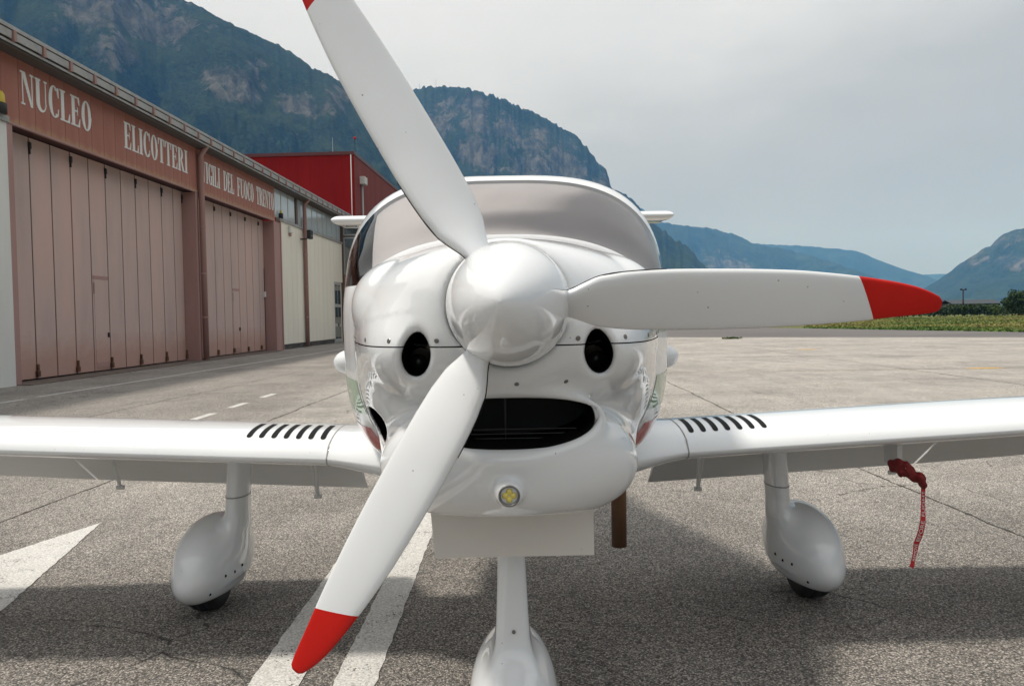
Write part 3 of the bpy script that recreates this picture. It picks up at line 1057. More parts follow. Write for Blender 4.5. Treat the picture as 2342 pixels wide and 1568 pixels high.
def mountain(name, prof, R0, Rc, rocks, na, nr, seed, amp=.16, rough=.004, back=.5, rockgain=1.0, wob=.18):
    az = np.linspace(prof[0][0], prof[-1][0], na)
    el = pchip([p[0] for p in prof], [p[1] for p in prof], az)
    azr = np.radians(az)
    el = el + (fbm(az * 4.0, az * 0 + .5, 4, seed + 40) - .5) * rough * 2 * np.clip(el / .08, .1, 1)
    t = np.concatenate([np.linspace(0, 1, nr) ** .85, 1 + np.linspace(.03, 1, 14) * back])
    A, T = np.meshgrid(azr, t, indexing='ij')
    E = np.repeat(el[:, None], len(t), 1)
    rc = Rc * (1 + wob * (fbm(A * 9, A * 0 + 3, 3, seed + 5) - .5))
    r = R0 + (rc - R0) * np.minimum(T, 1) + (T > 1) * (T - 1) * (rc - R0)
    Hc = CAM_LOC.z + E * rc
    tt = np.minimum(T, 1)
    sm = np.clip((tt - .55) / .45, 0, 1); sm = sm * sm * (3 - 2 * sm)
    gsh = .60 * tt ** 1.1 + .40 * sm
    X, Y = r * np.sin(A), r * np.cos(A)
    L = (rc - R0).mean()
    rid = fbm(X / L * 3.2 + seed, Y / L * 3.2, 7, seed, True, .58) - .55
    gul = fbm(A * Rc / L * 6 + rid * .6, T * 2.6 + rid * .5, 6, seed + 9, True, .58) - .55
    env = np.sin(np.pi * np.clip(tt, 0, 1) ** .9) * .9 + .0
    Z = Hc * gsh + Hc * amp * env * (rid * 1.8 + gul * .8)
    # terraces: short cliffs where the slope steepens
    Z = Z + Hc * .03 * env * np.sin(Z / Hc * 24 + rid * 9)
    Z = np.where(T < 1, np.minimum(Z, (CAM_LOC.z + E * r) * .992), Hc * (1 - .75 * np.clip(T - 1, 0, 1) / back))
    Z = np.where(T <= 0, -3, Z)
    e_now = (Z - CAM_LOC.z) / r
    rk_ = np.zeros_like(Z)
    azd = np.degrees(A)
    for a0, e0, ra, re in rocks:
        d = np.sqrt(((azd - a0) / ra) ** 2 + ((e_now - e0) / re) ** 2)
        rk_ = np.maximum(rk_, np.clip(.95 - .50 * d, 0, .72))
    gz = np.abs(np.gradient(Z, axis=1)) / np.maximum(np.abs(np.gradient(r, axis=1)), 1)
    rk_ = np.clip(rk_ * 1.0 * rockgain + np.clip(gz - .75, 0, .6) * .35 * rockgain, 0, 1)
    grid_mesh(name, np.stack([X, Y, Z], -1), M_MOUNT, rk_)

M1P = [(-100, .30), (-80, .36), (-60, .33), (-45, .40), (-38, .42), (-31.75, .4139), (-28.27, .4231), (-24.6, .4017), (-21.49, .3752), (-19.87, .3646), (-18.22, .3513), (-16.53, .3412), (-15.38, .3324), (-14.23, .3207), (-13.21, .3086), (-11.88, .2992), (-10.69, .2852), (-9.19, .2635), (-7.69, .2343), (-5.86, .202), (-3.39, .1636), (-.91, .1136), (1.58, .0575), (3.46, .018)]
M1R = [(-24.68, .3549, 4.79, .0307), (-22.07, .3462, 2.24, .0167), (-26.84, .3443, 1.28, .0167), (-14.02, .2655, 1.92, .0251), (-11.62, .2728, 1.28, .0167), (-16.58, .3073, .96, .0084), (-20.0, .2843, 1.28, .0139), (-25.52, .3112, 1.12, .0195), (-18.33, .279, 1.92, .0223)]
mountain('mountain_slope', M1P[4:], 900, 2500, M1R, 420, 150, 3)
mountain('mountain_slope', M1P[:6], 900, 2500, [], 120, 50, 23)
M2P = [(-13.79, .2153), (-10.75, .2385), (-7.64, .275), (-5.98, .2864), (-4.97, .2904), (-2.93, .2895), (-1.36, .2829), (.21, .2738), (1.78, .2612), (3.19, .2513), (3.97, .241), (5.38, .2265), (6.31, .2095), (7.08, .1899), (7.78, .173), (7.84, .1648), (8.92, .1504), (10.75, .1165), (12.27, .0938), (13.33, .0823), (13.78, .0712), (14.82, .0534), (16.44, .0295), (18.48, .0074)]
M2R = [(-4.23, .254, 1.44, .0251), (-1.87, .2485, 1.28, .0307), (.18, .2426, 1.28, .0156), (2.53, .2226, 1.6, .0156), (-1.44, .2073, 1.28, .0223), (4.57, .2079, 1.28, .0167), (7.53, .165, 1.12, .0334), (3.29, .1838, 2.87, .0195)]
mountain('mountain_bluff', M2P, 2300, 3600, M2R, 420, 130, 8, rough=.006, rockgain=1.0, wob=.10)
mountain('mountain_ridge', [(4.85, .1666), (7.98, .1483), (9.99, .1333), (11.37, .115), (12.89, .1096), (14.4, .1057), (15.59, .1005), (16.77, .0932), (17.64, .0846), (19.93, .0749), (21.89, .063), (24.07, .0486), (26.69, .0293), (27.71, .0227), (29.2, .0083), (30.42, .0029)],
         5000, 7200, [(15.27, .0515, 3.51, .0223)], 260, 70, 13, rough=.002)
mountain('mountain_ridge', [(14.09, .0925), (18.36, .0824), (20.78, .0784), (22.72, .0737), (24.34, .0687), (25.66, .0575), (27.46, .0437), (28.59, .0365), (29.94, .0225), (31.37, .0073)], 7600, 9500, [], 140, 50, 17, rough=.0015)
mountain('mountain_ridge', [(22, .049), (24.07, .0471), (26.69, .0432), (28.21, .0392), (29.2, .0395), (30.42, .0357), (32.76, .0302), (36, .0287)], 10500, 12500, [], 80, 30, 19, rough=.0008, back=.2)
mountain('mountain_slope', [(25.91, .0061), (26.69, .0123), (28.21, .0235), (29.45, .0373), (30.42, .0511), (31.36, .0622), (31.95, .0687), (32.75, .0809), (33.7, .0853), (35.4, .1056), (38.07, .1405), (41.84, .1729), (50, .22), (65, .27), (80, .25), (100, .28)],
         4000, 5800, [(32.52, .0751, 1.28, .0139), (31.13, .0553, 1.28, .01), (33.21, .0486, 1.28, .0111)], 320, 70, 29, rough=.004)
mountain('mountain_slope', [(98, .28), (120, .24), (140, .20), (165, .12), (185, .10), (205, .17), (230, .26), (262, .30)], 1800, 3200, [], 160, 40, 31)

# ------------------------------------------------------------------ ground, apron, taxiway
M_FIELD = material('valley_grass', (.07, .10, .035), .95, spec=.15)
n1 = noise(M_FIELD, .05, 6, .6); n2 = noise(M_FIELD, .8, 6, .7)
fc = ramp(M_FIELD, n1.outputs['Fac'], [(.35, (.075, .10, .032)), (.55, (.13, .135, .045)), (.7, (.16, .145, .06))])
link(M_FIELD, mixc(M_FIELD, ramp(M_FIELD, n2.outputs['Fac'], [(.4, g(.0)), (.65, g(.6))]), fc, (.06, .09, .025)), 'Base Color')
ga = np.radians(np.linspace(0, 360, 73)); grr = np.array([0.01, 60, 300, 1500, 5000, 15000])
GA, GR = np.meshgrid(ga, grr, indexing='ij')
gx, gy = GR * np.sin(GA), GR * np.cos(GA)
grid_mesh('ground', np.stack([gx, gy, np.full_like(gx, -.02)], -1)[:, ::-1], M_FIELD)

def asphalt(name, base, bright=1.0, worn=True):
    m = material(name, base, .88, spec=.25)
    va = voronoi(m, 135.0)
    t = m.node_tree
    sc = nd(t, 'SeparateColor'); t.links.new(va.outputs['Color'], sc.inputs[0])
    b = base
    stone = ramp(m, sc.outputs[0], [(.0, tuple(x * .36 for x in b)), (.30, tuple(x * .68 for x in b)), (.55, b), (.80, (b[0] * 1.45, b[1] * 1.40, b[2] * 1.34)), (1.0, (b[0] * 2.2, b[1] * 2.15, b[2] * 2.1))])
    gap = ramp(m, va.outputs['Distance'], [(.35, g(1)), (.75, g(.42))])
    c = mixc(m, 1.0, stone, gap, 'MULTIPLY')
    n1 = noise(m, .35, 6, .62); n2 = noise(m, 2.2, 5, .6, stretch=(1, .45, 1)); n3 = noise(m, .9, 6, .7, stretch=(.25, 1.0, 1))
    c = mixc(m, 1.0, c, ramp(m, n1.outputs['Fac'], [(.32, (.80, .79, .78)), (.5, (1, .985, .97)), (.68, (1.16, 1.13, 1.10))]), 'MULTIPLY')
    c = mixc(m, 1.0, c, ramp(m, n2.outputs['Fac'], [(.3, g(.84)), (.55, g(1.0)), (.75, g(1.08))]), 'MULTIPLY')
    c = mixc(m, 1.0, c, ramp(m, n3.outputs['Fac'], [(.30, g(.80)), (.46, g(1)), (.8, g(1.05))]), 'MULTIPLY')
    # colour grows paler along +Y, less so left of the long joint
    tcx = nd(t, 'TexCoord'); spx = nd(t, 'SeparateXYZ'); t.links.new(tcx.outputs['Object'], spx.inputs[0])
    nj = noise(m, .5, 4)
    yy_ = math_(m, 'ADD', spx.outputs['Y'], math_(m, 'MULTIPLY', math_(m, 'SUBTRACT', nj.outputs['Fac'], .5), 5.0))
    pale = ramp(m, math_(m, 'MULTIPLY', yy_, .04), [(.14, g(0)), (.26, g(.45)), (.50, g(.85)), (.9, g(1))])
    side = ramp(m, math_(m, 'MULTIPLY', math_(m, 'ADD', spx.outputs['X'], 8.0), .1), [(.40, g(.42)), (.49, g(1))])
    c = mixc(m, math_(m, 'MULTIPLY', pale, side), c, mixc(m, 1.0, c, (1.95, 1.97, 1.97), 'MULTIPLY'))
    # hairline cracks
    cd = nd(t, 'TexCoord')
    nw = nd(t, 'TexNoise', i_Scale=1.7, i_Detail=5)
    t.links.new(cd.outputs['Object'], nw.inputs[0])
    mxv = nd(t, 'Mix', data_type='VECTOR'); mxv.inputs[0].default_value = .22
    t.links.new(cd.outputs['Object'], mxv.inputs[4]); t.links.new(nw.outputs['Color'], mxv.inputs[5])
    vc = nd(t, 'TexVoronoi', feature='DISTANCE_TO_EDGE', i_Scale=.55)
    t.links.new(mxv.outputs[1], vc.inputs[0])
    crk = ramp(m, vc.outputs['Distance'], [(.0018, g(1)), (.0042, g(0))])
    nm_ = noise(m, .8, 3); nm2 = noise(m, 9, 4)
    msk = math_(m, 'MULTIPLY', ramp(m, nm_.outputs['Fac'], [(.46, g(0)), (.56, g(1))]), ramp(m, nm2.outputs['Fac'], [(.42, g(0)), (.52, g(1))]))
    c = mixc(m, math_(m, 'MULTIPLY', crk, msk), c, (.03, .028, .026))
    link(m, c, 'Base Color')
    bump(m, math_(m, 'SUBTRACT', 1.0, va.outputs['Distance']), .55, .006)
    return m
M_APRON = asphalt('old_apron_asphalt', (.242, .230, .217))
M_TAXI = material('taxiway_asphalt', (.13, .122, .122), .9, spec=.2)
n1 = noise(M_TAXI, .3, 6, .6, stretch=(.3, 1, 1)); link(M_TAXI, ramp(M_TAXI, n1.outputs['Fac'], [(.3, (.11, .103, .103)), (.7, (.165, .155, .15))]), 'Base Color')
def sheet(name, pts, z, mat, kind='structure'):
    return tag(mk(name, [(x, y, z) for x, y in pts], [tuple(range(len(pts)))], mat), kind=kind)
sheet('taxiway', [(-60, -60), (56, -60), (30.6, 44.8), (18.5, 99), (-10, 230), (-60, 300)], -.008, M_TAXI)
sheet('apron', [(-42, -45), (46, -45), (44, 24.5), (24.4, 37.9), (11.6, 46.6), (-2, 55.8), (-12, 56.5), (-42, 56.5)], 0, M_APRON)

def marking_mat(name, col, wear=.5):
    m = material(name, col, .8, spec=.25)
    va = voronoi(m, 105.0)
    t = m.node_tree
    n1 = noise(m, 85, 5, .75); n2 = noise(m, 5.0, 6, .6)
    f = math_(m, 'ADD', n1.outputs['Fac'], math_(m, 'MULTIPLY', math_(m, 'SUBTRACT', n2.outputs['Fac'], .5), .55))
    worn = ramp(m, f, [(wear - .12, g(1)), (wear - .07, g(0))])
    sc = nd(t, 'SeparateColor'); t.links.new(va.outputs['Color'], sc.inputs[0])
    tint = ramp(m, sc.outputs[0], [(0, tuple(x * .82 for x in col)), (1, tuple(min(.85, x * 1.12) for x in col))])
    gap = ramp(m, va.outputs['Distance'], [(.45, g(1)), (.85, g(.72))])
    c = mixc(m, 1, tint, gap, 'MULTIPLY')
    link(m, mixc(m, worn, c, (.075, .068, .062)), 'Base Color')
    bump(m, math_(m, 'SUBTRACT', 1.0, va.outputs['Distance']), .35, .005)
    return m
M_PAINT = marking_mat('road_paint_white', (.60, .585, .56), .47)
M_YEL = marking_mat('road_paint_yellow', (.66, .38, .04), .30)
def ragged(pts, step=.05, jit=.006):
    out = []
    n = len(pts)
    for i in range(n):
        a = Vector((*pts[i], 0)); b = Vector((*pts[(i + 1) % n], 0))
        k = max(1, min(500, int((b - a).length / step)))
        for j in range(k):
            p = a.lerp(b, j / k)
            out.append((p.x + random.uniform(-jit, jit), p.y + random.uniform(-jit, jit)))
    return out
def strip_pts(x0, y0, x1, y1, w):
    d = Vector((x1 - x0, y1 - y0)).normalized(); n = Vector((-d.y, d.x)) * w / 2
    return [(x0 + n.x, y0 + n.y), (x0 - n.x, y0 - n.y), (x1 - n.x, y1 - n.y), (x1 + n.x, y1 + n.y)]
def ribbon(name, x0, y0, x1, y1, w, mat, z=.004, jit=.005, step=.06):
    """painted line as a chain of quads with uneven edges"""
    d = Vector((x1 - x0, y1 - y0)); L = d.length; d.normalize(); n = Vector((-d.y, d.x))
    k = max(2, min(600, int(L / step)))
    v, f = [], []
    for i in range(k + 1):
        p = Vector((x0, y0)) + d * (L * i / k)
        for s in (1, -1):
            q = p + n * s * (w / 2 + random.uniform(-jit, jit))
            v.append((q.x, q.y, z))
    for i in range(k):
        f.append((2 * i, 2 * i + 1, 2 * i + 3, 2 * i + 2))
    return tag(mk(name, v, f, mat), kind='structure')
ribbon('lane_line', -1.06, -8, -.86, 9, .205, M_PAINT)
ribbon('lane_line', -.76, -8, -.535, 9, .165, M_PAINT)
ribbon('lane_line', -.86, 9, -.30, 48, .205, M_PAINT, step=.4)
ribbon('lane_line', -.535, 9, 0.0, 48, .165, M_PAINT, step=.4)
tag(mk('arrow_marking', [(x, y, .004) for x, y in ragged([(-2.909, 5.592), (-3.73, 3.0), (-3.22, 3.0), (-3.15, 1.4), (-2.85, 1.4), (-2.86, 3.0), (-2.34, 3.0)], .05, .005)], [tuple(range(len(ragged([(-2.909, 5.592), (-3.73, 3.0), (-3.22, 3.0), (-3.15, 1.4), (-2.85, 1.4), (-2.86, 3.0), (-2.34, 3.0)], .05, 0))))], M_PAINT), kind='structure')
for y0, y1 in ((11.3, 12.2), (12.92, 13.67), (14.58, 15.3)):
    ribbon('dash_marking', -4.57 + (y0 - 11) * .012, y0, -4.56 + (y1 - 11) * .012, y1, .13, M_PAINT)
ribbon('edge_line', -9.40, 13.0, -9.22, 15.1, .11, M_PAINT)
ribbon('edge_line', -9.24, 15.55, -7.77, 38.5, .11, M_PAINT, step=.15)
def ellipse_mark(cx, cy, rx, ry):
    pts = [(cx + rx * math.cos(a), cy + ry * math.sin(a)) for a in np.linspace(0, 2 * math.pi, 28, endpoint=False)]
    tag(mk('yellow_marking', [(x, y, .006) for x, y in pts], [tuple(range(28))], M_YEL), kind='structure')
ellipse_mark(11.37, 18.48, .46, .12); ellipse_mark(11.33, 29.2, .40, .16)
M_FAINT = marking_mat('faded_yellow_paint', (.32, .265, .17), .50)
ribbon('faded_line', 2.4, 18.9, 22, 18.1, .05, M_FAINT, jit=.012)
ribbon('faded_line', 4, 29.6, 24, 28.2, .05, M_FAINT, jit=.012)

M_CRACK = material('joint_crack', (.045, .04, .035), .95)
M_TAR = material('joint_soil', (.10, .085, .068), .95)
def crack(x0, y0, x1, y1, w=.012, wob=.02, seed=0, z=.003):
    L = math.hypot(x1 - x0, y1 - y0); k = int(min(900, L / .05)); rr = random.Random(seed)
    dx, dy = (x1 - x0) / L, (y1 - y0) / L
    v, f = [], []
    o = 0
    for i in range(k + 1):
        o = o * .9 + rr.uniform(-1, 1) * wob * .35
        wd = w * (.45 + .9 * rr.random() ** 2 + (1.4 if rr.random() < .05 else 0)) * .5
        for s in (1, -1):
            v.append((x0 + dx * L * i / k - dy * (o + s * wd), y0 + dy * L * i / k + dx * (o + s * wd), z))
        if i:
            f.append((2 * i - 2, 2 * i - 1, 2 * i + 1, 2 * i))
    tag(mk('expansion_crack', v, f, M_CRACK), kind='structure')
crack(3.17, 2.0, 3.20, 10.5, .016, .022, 1); crack(3.20, 10.5, 3.42, 17, .024, .02, 2); crack(3.42, 17, 3.9, 44, .03, .02, 3)
crack(-3.95, 2.0, -3.55, 7.4, .016, .022, 4); crack(-3.55, 7.4, -3.17, 16, .022, .02, 5); crack(-3.17, 16, -2.4, 44, .03, .02, 6)
for i, x in enumerate((9.5, 15.8, 22.0)):
    crack(x, 10, x + .4, 44 - x * .4, .03, .02, 20 + i)
for i, y in enumerate((24.5, 31.0, 36.5)):
    crack(4, y + 1.0, 28 - (y - 24) * .3, y - 1.5, .035, .03, 30 + i)
crack(-6.6, 9.5, -5.0, 30, .02, .03, 41)

# ------------------------------------------------------------------ hangar
M_PINK = material('door_pink', (.33, .235, .22), .75)
n1 = noise(M_PINK, 1.1, 6, .6, stretch=(1, 1, .18)); n2 = noise(M_PINK, .5, 3)
pk = ramp(M_PINK, n1.outputs['Fac'], [(.3, (.43, .325, .298)), (.5, (.50, .365, .332)), (.72, (.56, .375, .325))])
tcp = nd(M_PINK.node_tree, 'TexCoord'); spp = nd(M_PINK.node_tree, 'SeparateXYZ'); M_PINK.node_tree.links.new(tcp.outputs['Object'], spp.inputs[0])
n3 = noise(M_PINK, 3.0, 6, .7); n4 = noise(M_PINK, 14.0, 5, .7)
lowz = ramp(M_PINK, math_(M_PINK, 'ADD', math_(M_PINK, 'MULTIPLY', spp.outputs['Z'], .5), math_(M_PINK, 'MULTIPLY', n3.outputs['Fac'], -.5)), [(.0, g(.75)), (.35, g(0))])
pk = mixc(M_PINK, lowz, pk, (.42, .235, .185))
rs = math_(M_PINK, 'MULTIPLY', ramp(M_PINK, n4.outputs['Fac'], [(.62, g(0)), (.68, g(1))]), ramp(M_PINK, spp.outputs['Z'], [(.18, g(.8)), (.75, g(0))]))
pk = mixc(M_PINK, rs, pk, (.16, .06, .03))
link(M_PINK, pk, 'Base Color')
M_JAMB = material('frame_rose', (.24, .125, .115), .75)
n1 = noise(M_JAMB, 1.5, 5, .6, stretch=(1, 1, .2)); link(M_JAMB, ramp(M_JAMB, n1.outputs['Fac'], [(.3, (.31, .185, .17)), (.7, (.40, .235, .212))]), 'Base Color')
M_FASC = material('fascia_brick_red', (.22, .075, .055), .7)
n1 = noise(M_FASC, 1.2, 6, .65, stretch=(1, 1, .3)); fcol = ramp(M_FASC, n1.outputs['Fac'], [(.3, (.255, .092, .068)), (.5, (.305, .116, .084)), (.72, (.335, .148, .104))])
tcn = nd(M_FASC.node_tree, 'TexCoord'); spn = nd(M_FASC.node_tree, 'SeparateXYZ'); M_FASC.node_tree.links.new(tcn.outputs['Object'], spn.inputs[0])
n2 = noise(M_FASC, 2.2, 5, .7, stretch=(1, 1, .25))
sz = math_(M_FASC, 'ADD', spn.outputs['Z'], math_(M_FASC, 'MULTIPLY', n2.outputs['Fac'], -.55))
fcol = mixc(M_FASC, ramp(M_FASC, math_(M_FASC, 'MULTIPLY', math_(M_FASC, 'SUBTRACT', sz, 5.85), 1.0), [(.0, g(.8)), (.08, g(.6)), (.20, g(0))]), fcol, (.40, .26, .13))
link(M_FASC, fcol, 'Base Color')
M_CREAM = material('cream_sheet', (.56, .54, .47), .7)
n1 = noise(M_CREAM, 1.0, 6, .6, stretch=(1, 1, .15)); link(M_CREAM, ramp(M_CREAM, n1.outputs['Fac'], [(.3, (.72, .675, .58)), (.7, (.80, .755, .655))]), 'Base Color')
M_GREYW = material('grey_white_wall', (.52, .52, .50), .8)
n1 = noise(M_GREYW, 1.0, 6, .6, stretch=(1, 1, .2)); link(M_GREYW, ramp(M_GREYW, n1.outputs['Fac'], [(.3, (.58, .575, .55)), (.7, (.70, .70, .67))]), 'Base Color')
M_ZINC = material('zinc_sheet', (.34, .34, .33), .55, .3)
n1 = noise(M_ZINC, 2, 6, .7); link(M_ZINC, ramp(M_ZINC, n1.outputs['Fac'], [(.3, (.24, .235, .225)), (.7, (.42, .42, .41))]), 'Base Color')
M_SOFFIT = material('soffit_dark', (.09, .075, .065), .9)
M_DKRED = material('lintel_dark_red', (.075, .028, .024), .8)
M_LETTER = material('letter_white', (.66, .655, .64), .6)
M_PLINTH = material('plinth_stone', (.07, .065, .06), .95)
n1 = noise(M_PLINTH, 6, 5); link(M_PLINTH, ramp(M_PLINTH, n1.outputs['Fac'], [(.4, (.03, .028, .026)), (.65, (.13, .12, .11))]), 'Base Color')
M_SILL = material('threshold_brown', (.13, .10, .085), .9)
n1 = noise(M_SILL, 3, 5); link(M_SILL, ramp(M_SILL, n1.outputs['Fac'], [(.3, (.085, .065, .055)), (.7, (.17, .135, .11))]), 'Base Color')
M_PANE = material('window_glass', (.055, .07, .075), .04, spec=.9)
P(M_PANE).inputs['IOR'].default_value = 1.9
M_PANE2 = material('clerestory_sheet', (.42, .47, .49), .12, spec=.7)
M_FRAMEW = material('window_frame_grey', (.40, .41, .40), .5)
M_DARKF = material('frame_dark', (.10, .065, .055), .7)
M_PIPE = material('downpipe_rose', (.30, .17, .15), .55)
M_IRON = material('iron_black', (.02, .018, .017), .6)

HAX = math.atan2(.999, .037)
HB = (-11.5, 18.64, 0)
hangar = tag(empty('hangar', HB, HAX), 'long hangar with pink folding doors and white lettering on red-brown fascia', 'hangar')
def hb(name, u0, u1, y0, y1, z0, z1, mat, parent=hangar, bev=0):
    v, f = bevel_box(u0, u1, y0, y1, z0, z1, bev) if bev else box(u0, u1, y0, y1, z0, z1)
    return mk(name, v, f, mat, parent)
# side of the building left of the doors
for i in range(9):
    hb('wall_panel', -9.12 + i, -8.13 + i, -.02, .10, .0, 6.13, M_GREYW)
hb('wall_cap', -9.2, -.10, -.08, .12, 6.132, 6.27, M_ZINC)
hb('door_jamb', -.115, .085, -.01, .62, 0, 6.185, M_JAMB)
# fascia boards above both doors
FP = .6185
me_f = None
nfp = 45
for i in range(nfp):
    u0 = .38 - 15 * FP + i * FP
    if u0 + FP > 18.95: break
    if me_f is None:
        v, f = bevel_box(.006, FP - .006, 0, .05, 6.19, 8.0, .004)
        me_f = mesh_data('fascia_panel', v, f, M_FASC)
    put('fascia_panel', me_f, hangar, (u0, 0, 0))
hb('lintel', -8.9, 18.84, .052, .62, 6.20, 8.05, M_DKRED)
hb('fascia_trim', -8.9, 18.88, -.03, .06, 6.135, 6.188, M_JAMB)
# folding door leaves
M_GAP = material('leaf_joint', (.055, .042, .038), .8)
def leaf(u0, u1, wicket=False):
    o = hb('door_leaf', u0 + .024, u1 - .024, .50, .56, .06, 6.16, M_PINK, bev=.006)
    hb('leaf_edge', u1 - .022, u1 + .022, .515, .53, .06, 6.16, M_GAP, o)
    if wicket:
        z1 = 2.72
        hb('wicket_frame', u0 + .05, u1 - .05, .488, .499, z1, z1 + .10, M_JAMB, o)
        hb('wicket_door', u0 + .085, u1 - .085, .490, .499, .12, z1 - .015, M_PINK, o)
        hb('handle', u1 - .16, u1 - .11, .44, .489, 1.02, 1.16, M_IRON, o)
        hb('hinge', u0 + .05, u0 + .10, .478, .489, 2.3, 2.62, M_JAMB, o)
        hb('kick_plate', u0 + .12, u1 - .12, .478, .489, .14, .30, M_JAMB, o)
    return o
seam1 = [.085] + [.58 + .882 * k for k in range(11)] + [10.10]
for i in range(len(seam1) - 1):
    o = leaf(seam1[i], seam1[i + 1], i == 5)
    if i % 2 == 1:
        v, f = join(bevel_box(seam1[i + 1] - .045, seam1[i + 1] + .045, .44, .50, 5.86, 6.04, .02), box(seam1[i + 1] - .02, seam1[i + 1] + .02, .46, .5, 5.74, 5.86))
        mk('door_roller', v, f, M_IRON, o)
        v, f = join(bevel_box(seam1[i + 1] - .07, seam1[i + 1] + .05, .42, .50, .10, .26, .015), box(seam1[i + 1] - .03, seam1[i + 1] + .03, .44, .5, .26, .42))
        mk('bottom_bolt', v, f, M_RUST, o)
seam2 = [10.72] + [11.285 + .838 * k for k in range(9)] + [18.70]
for i in range(len(seam2) - 1):
    o = leaf(seam2[i], seam2[i + 1], i == 5)
    if i % 2 == 0 and i < 9:
        v, f = join(bevel_box(seam2[i + 1] - .045, seam2[i + 1] + .045, .44, .50, 5.84, 6.02, .02))
        mk('door_roller', v, f, M_IRON, o)
        v, f = bevel_box(seam2[i + 1] - .06, seam2[i + 1] + .05, .42, .50, .10, .30, .015)
        mk('bottom_bolt', v, f, M_RUST, o)
hb('pillar', 10.10, 10.72, -.01, .62, 0, 6.134, M_JAMB)
hb('pillar', 18.70, 19.60, -.012, .62, 0, 6.133, M_JAMB)
hb('pillar_edge', 19.60, 19.70, -.05, .10, 0, 6.24, M_JAMB)
hb('switch_box', 18.45, 18.60, .40, .49, 2.55, 2.80, M_GREYW)
hb('door_gap', 18.62, 18.699, .495, .56, .06, 3.9, M_IRON)
hb('threshold', -.1, 18.7, -.35, .66, .0, .022, M_SILL)
# cream wall with clerestory windows
for i in range(12):
    hb('wall_panel', 19.705 + i * .84, 19.70 + (i + 1) * .84 - .012, .0, .09, .26, 6.24, M_CREAM)
hb('wall_panel', 29.79, 31.95, .0, .09, 3.78, 6.24, M_CREAM)
hb('wall_backing', 19.6, 31.98, .092, .16, .0, 6.24, M_CREAM)
hb('plinth', 19.72, 29.7, .03, .091, .0, .255, M_PLINTH)
hb('window_sill', 19.5, 32.0, -.06, .14, 6.242, 6.37, M_ZINC)
pe = [(19.05, 19.96), (20.05, 21.06), (21.15, 22.25), (22.70, 23.18), (23.24, 23.74), (24.3, 25.36), (25.45, 26.43), (26.53, 27.50), (27.60, 28.45), (28.55, 29.58), (29.68, 30.75), (30.9, 31.8)]
for a, b in pe:
    o = hb('window', a - .03, b + .03, .06, .10, 6.372, 7.74, M_FRAMEW)
    hb('pane', a + .02, b - .02, .045, .058, 6.42, 7.70, M_PANE2, o)
hb('window_post', 22.30, 22.62, .0, .12, 6.373, 7.72, M_DARKF)
hb('window_head', 18.9, 32.0, .02, .3, 7.742, 8.05, M_DKRED)
hb('end_post', 31.985, 32.55, -.06, .5, 0, 7.73, M_DARKF)
# entrance door
o = hb('entrance_door', 29.82, 31.5, .02, .088, .03, 3.77, M_FRAMEW)
for z0, z1 in ((.25, 1.0), (1.2, 2.2), (2.4, 3.6)):
    hb('pane', 29.98, 30.62, .008, .019, z0, z1, M_PANE, o); hb('pane', 30.72, 31.36, .008, .019, z0, z1, M_PANE, o)
hb('handle', 30.64, 30.70, -.05, .018, 1.02, 1.18, M_IRON, o)
# roof: sheet, eave boards between rafter ends, soffit
v = [(-9.5, -.50, 8.115), (32.6, -.50, 8.115), (32.6, 14, 8.72), (-9.5, 14, 8.72), (-9.5, -.50, 8.205), (32.6, -.50, 8.205), (32.6, 14, 8.81), (-9.5, 14, 8.81)]
mk('roof', v, box(0, 1, 0, 1, 0, 1)[1], M_ZINC, hangar)
hb('soffit', -9.4, 32.5, -.40, .05, 7.75, 7.80, M_SOFFIT)
hb('soffit_back', -9.4, 32.5, -.36, -.32, 7.80, 8.09, M_SOFFIT)
hb('eave_rail', -9.4, 32.5, -.455, -.43, 7.805, 7.86, M_ZINC)
meb = mer = None
k = 0
while True:
    u = -.45 + 1.0935 * (k - 8)
    if u > 32: break
    if meb is None:
        v, f = bevel_box(.06, 1.03, -.49, -.46, 7.90, 8.085, .006); meb = mesh_data('eave_board', v, f, M_ZINC)
        v, f = bevel_box(-.05, .05, -.53, -.37, 7.86, 8.11, .008); mer = mesh_data('rafter_end', v, f, M_PIPE)
    put('eave_board', meb, hangar, (u, 0, 0)); put('rafter_end', mer, hangar, (u, 0, 0))
    k += 1
v, f = box(-9.3, -9.2, .1, 14, 0, 8.6); mk('end_wall', v, f, M_GREYW, hangar)
hb('back_wall', -9.3, 32.5, 13.9, 14.0, 0, 8.6, M_GREYW)
# downpipes
for u, zz in ((10.36, 7.95), (23.42, 7.95)):
    v, f = tube([(u, -.36, zz), (u, -.36, zz - .12), (u, -.13, zz - .45 if u < 20 else zz - .4), (u, -.13, 6.3), (u, -.13, 6.0), (u, -.13, .02)], .105, 14)
    o = mk('downpipe', v, f, M_PIPE, hangar, True)
    for z in (1.6, 3.2, 4.9):
        v, f = lathe([(-.03, .105), (-.03, .118), (.03, .118), (.03, .105)], (u, -.13, z), (0, 0, 1), 14)
        mk('pipe_clamp', v, f, M_JAMB, o)
v, f = tube([(10.24, -.05, 5.9), (10.24, -.05, .1)], .022, 8); o = mk('conduit', v, f, M_JAMB, hangar)

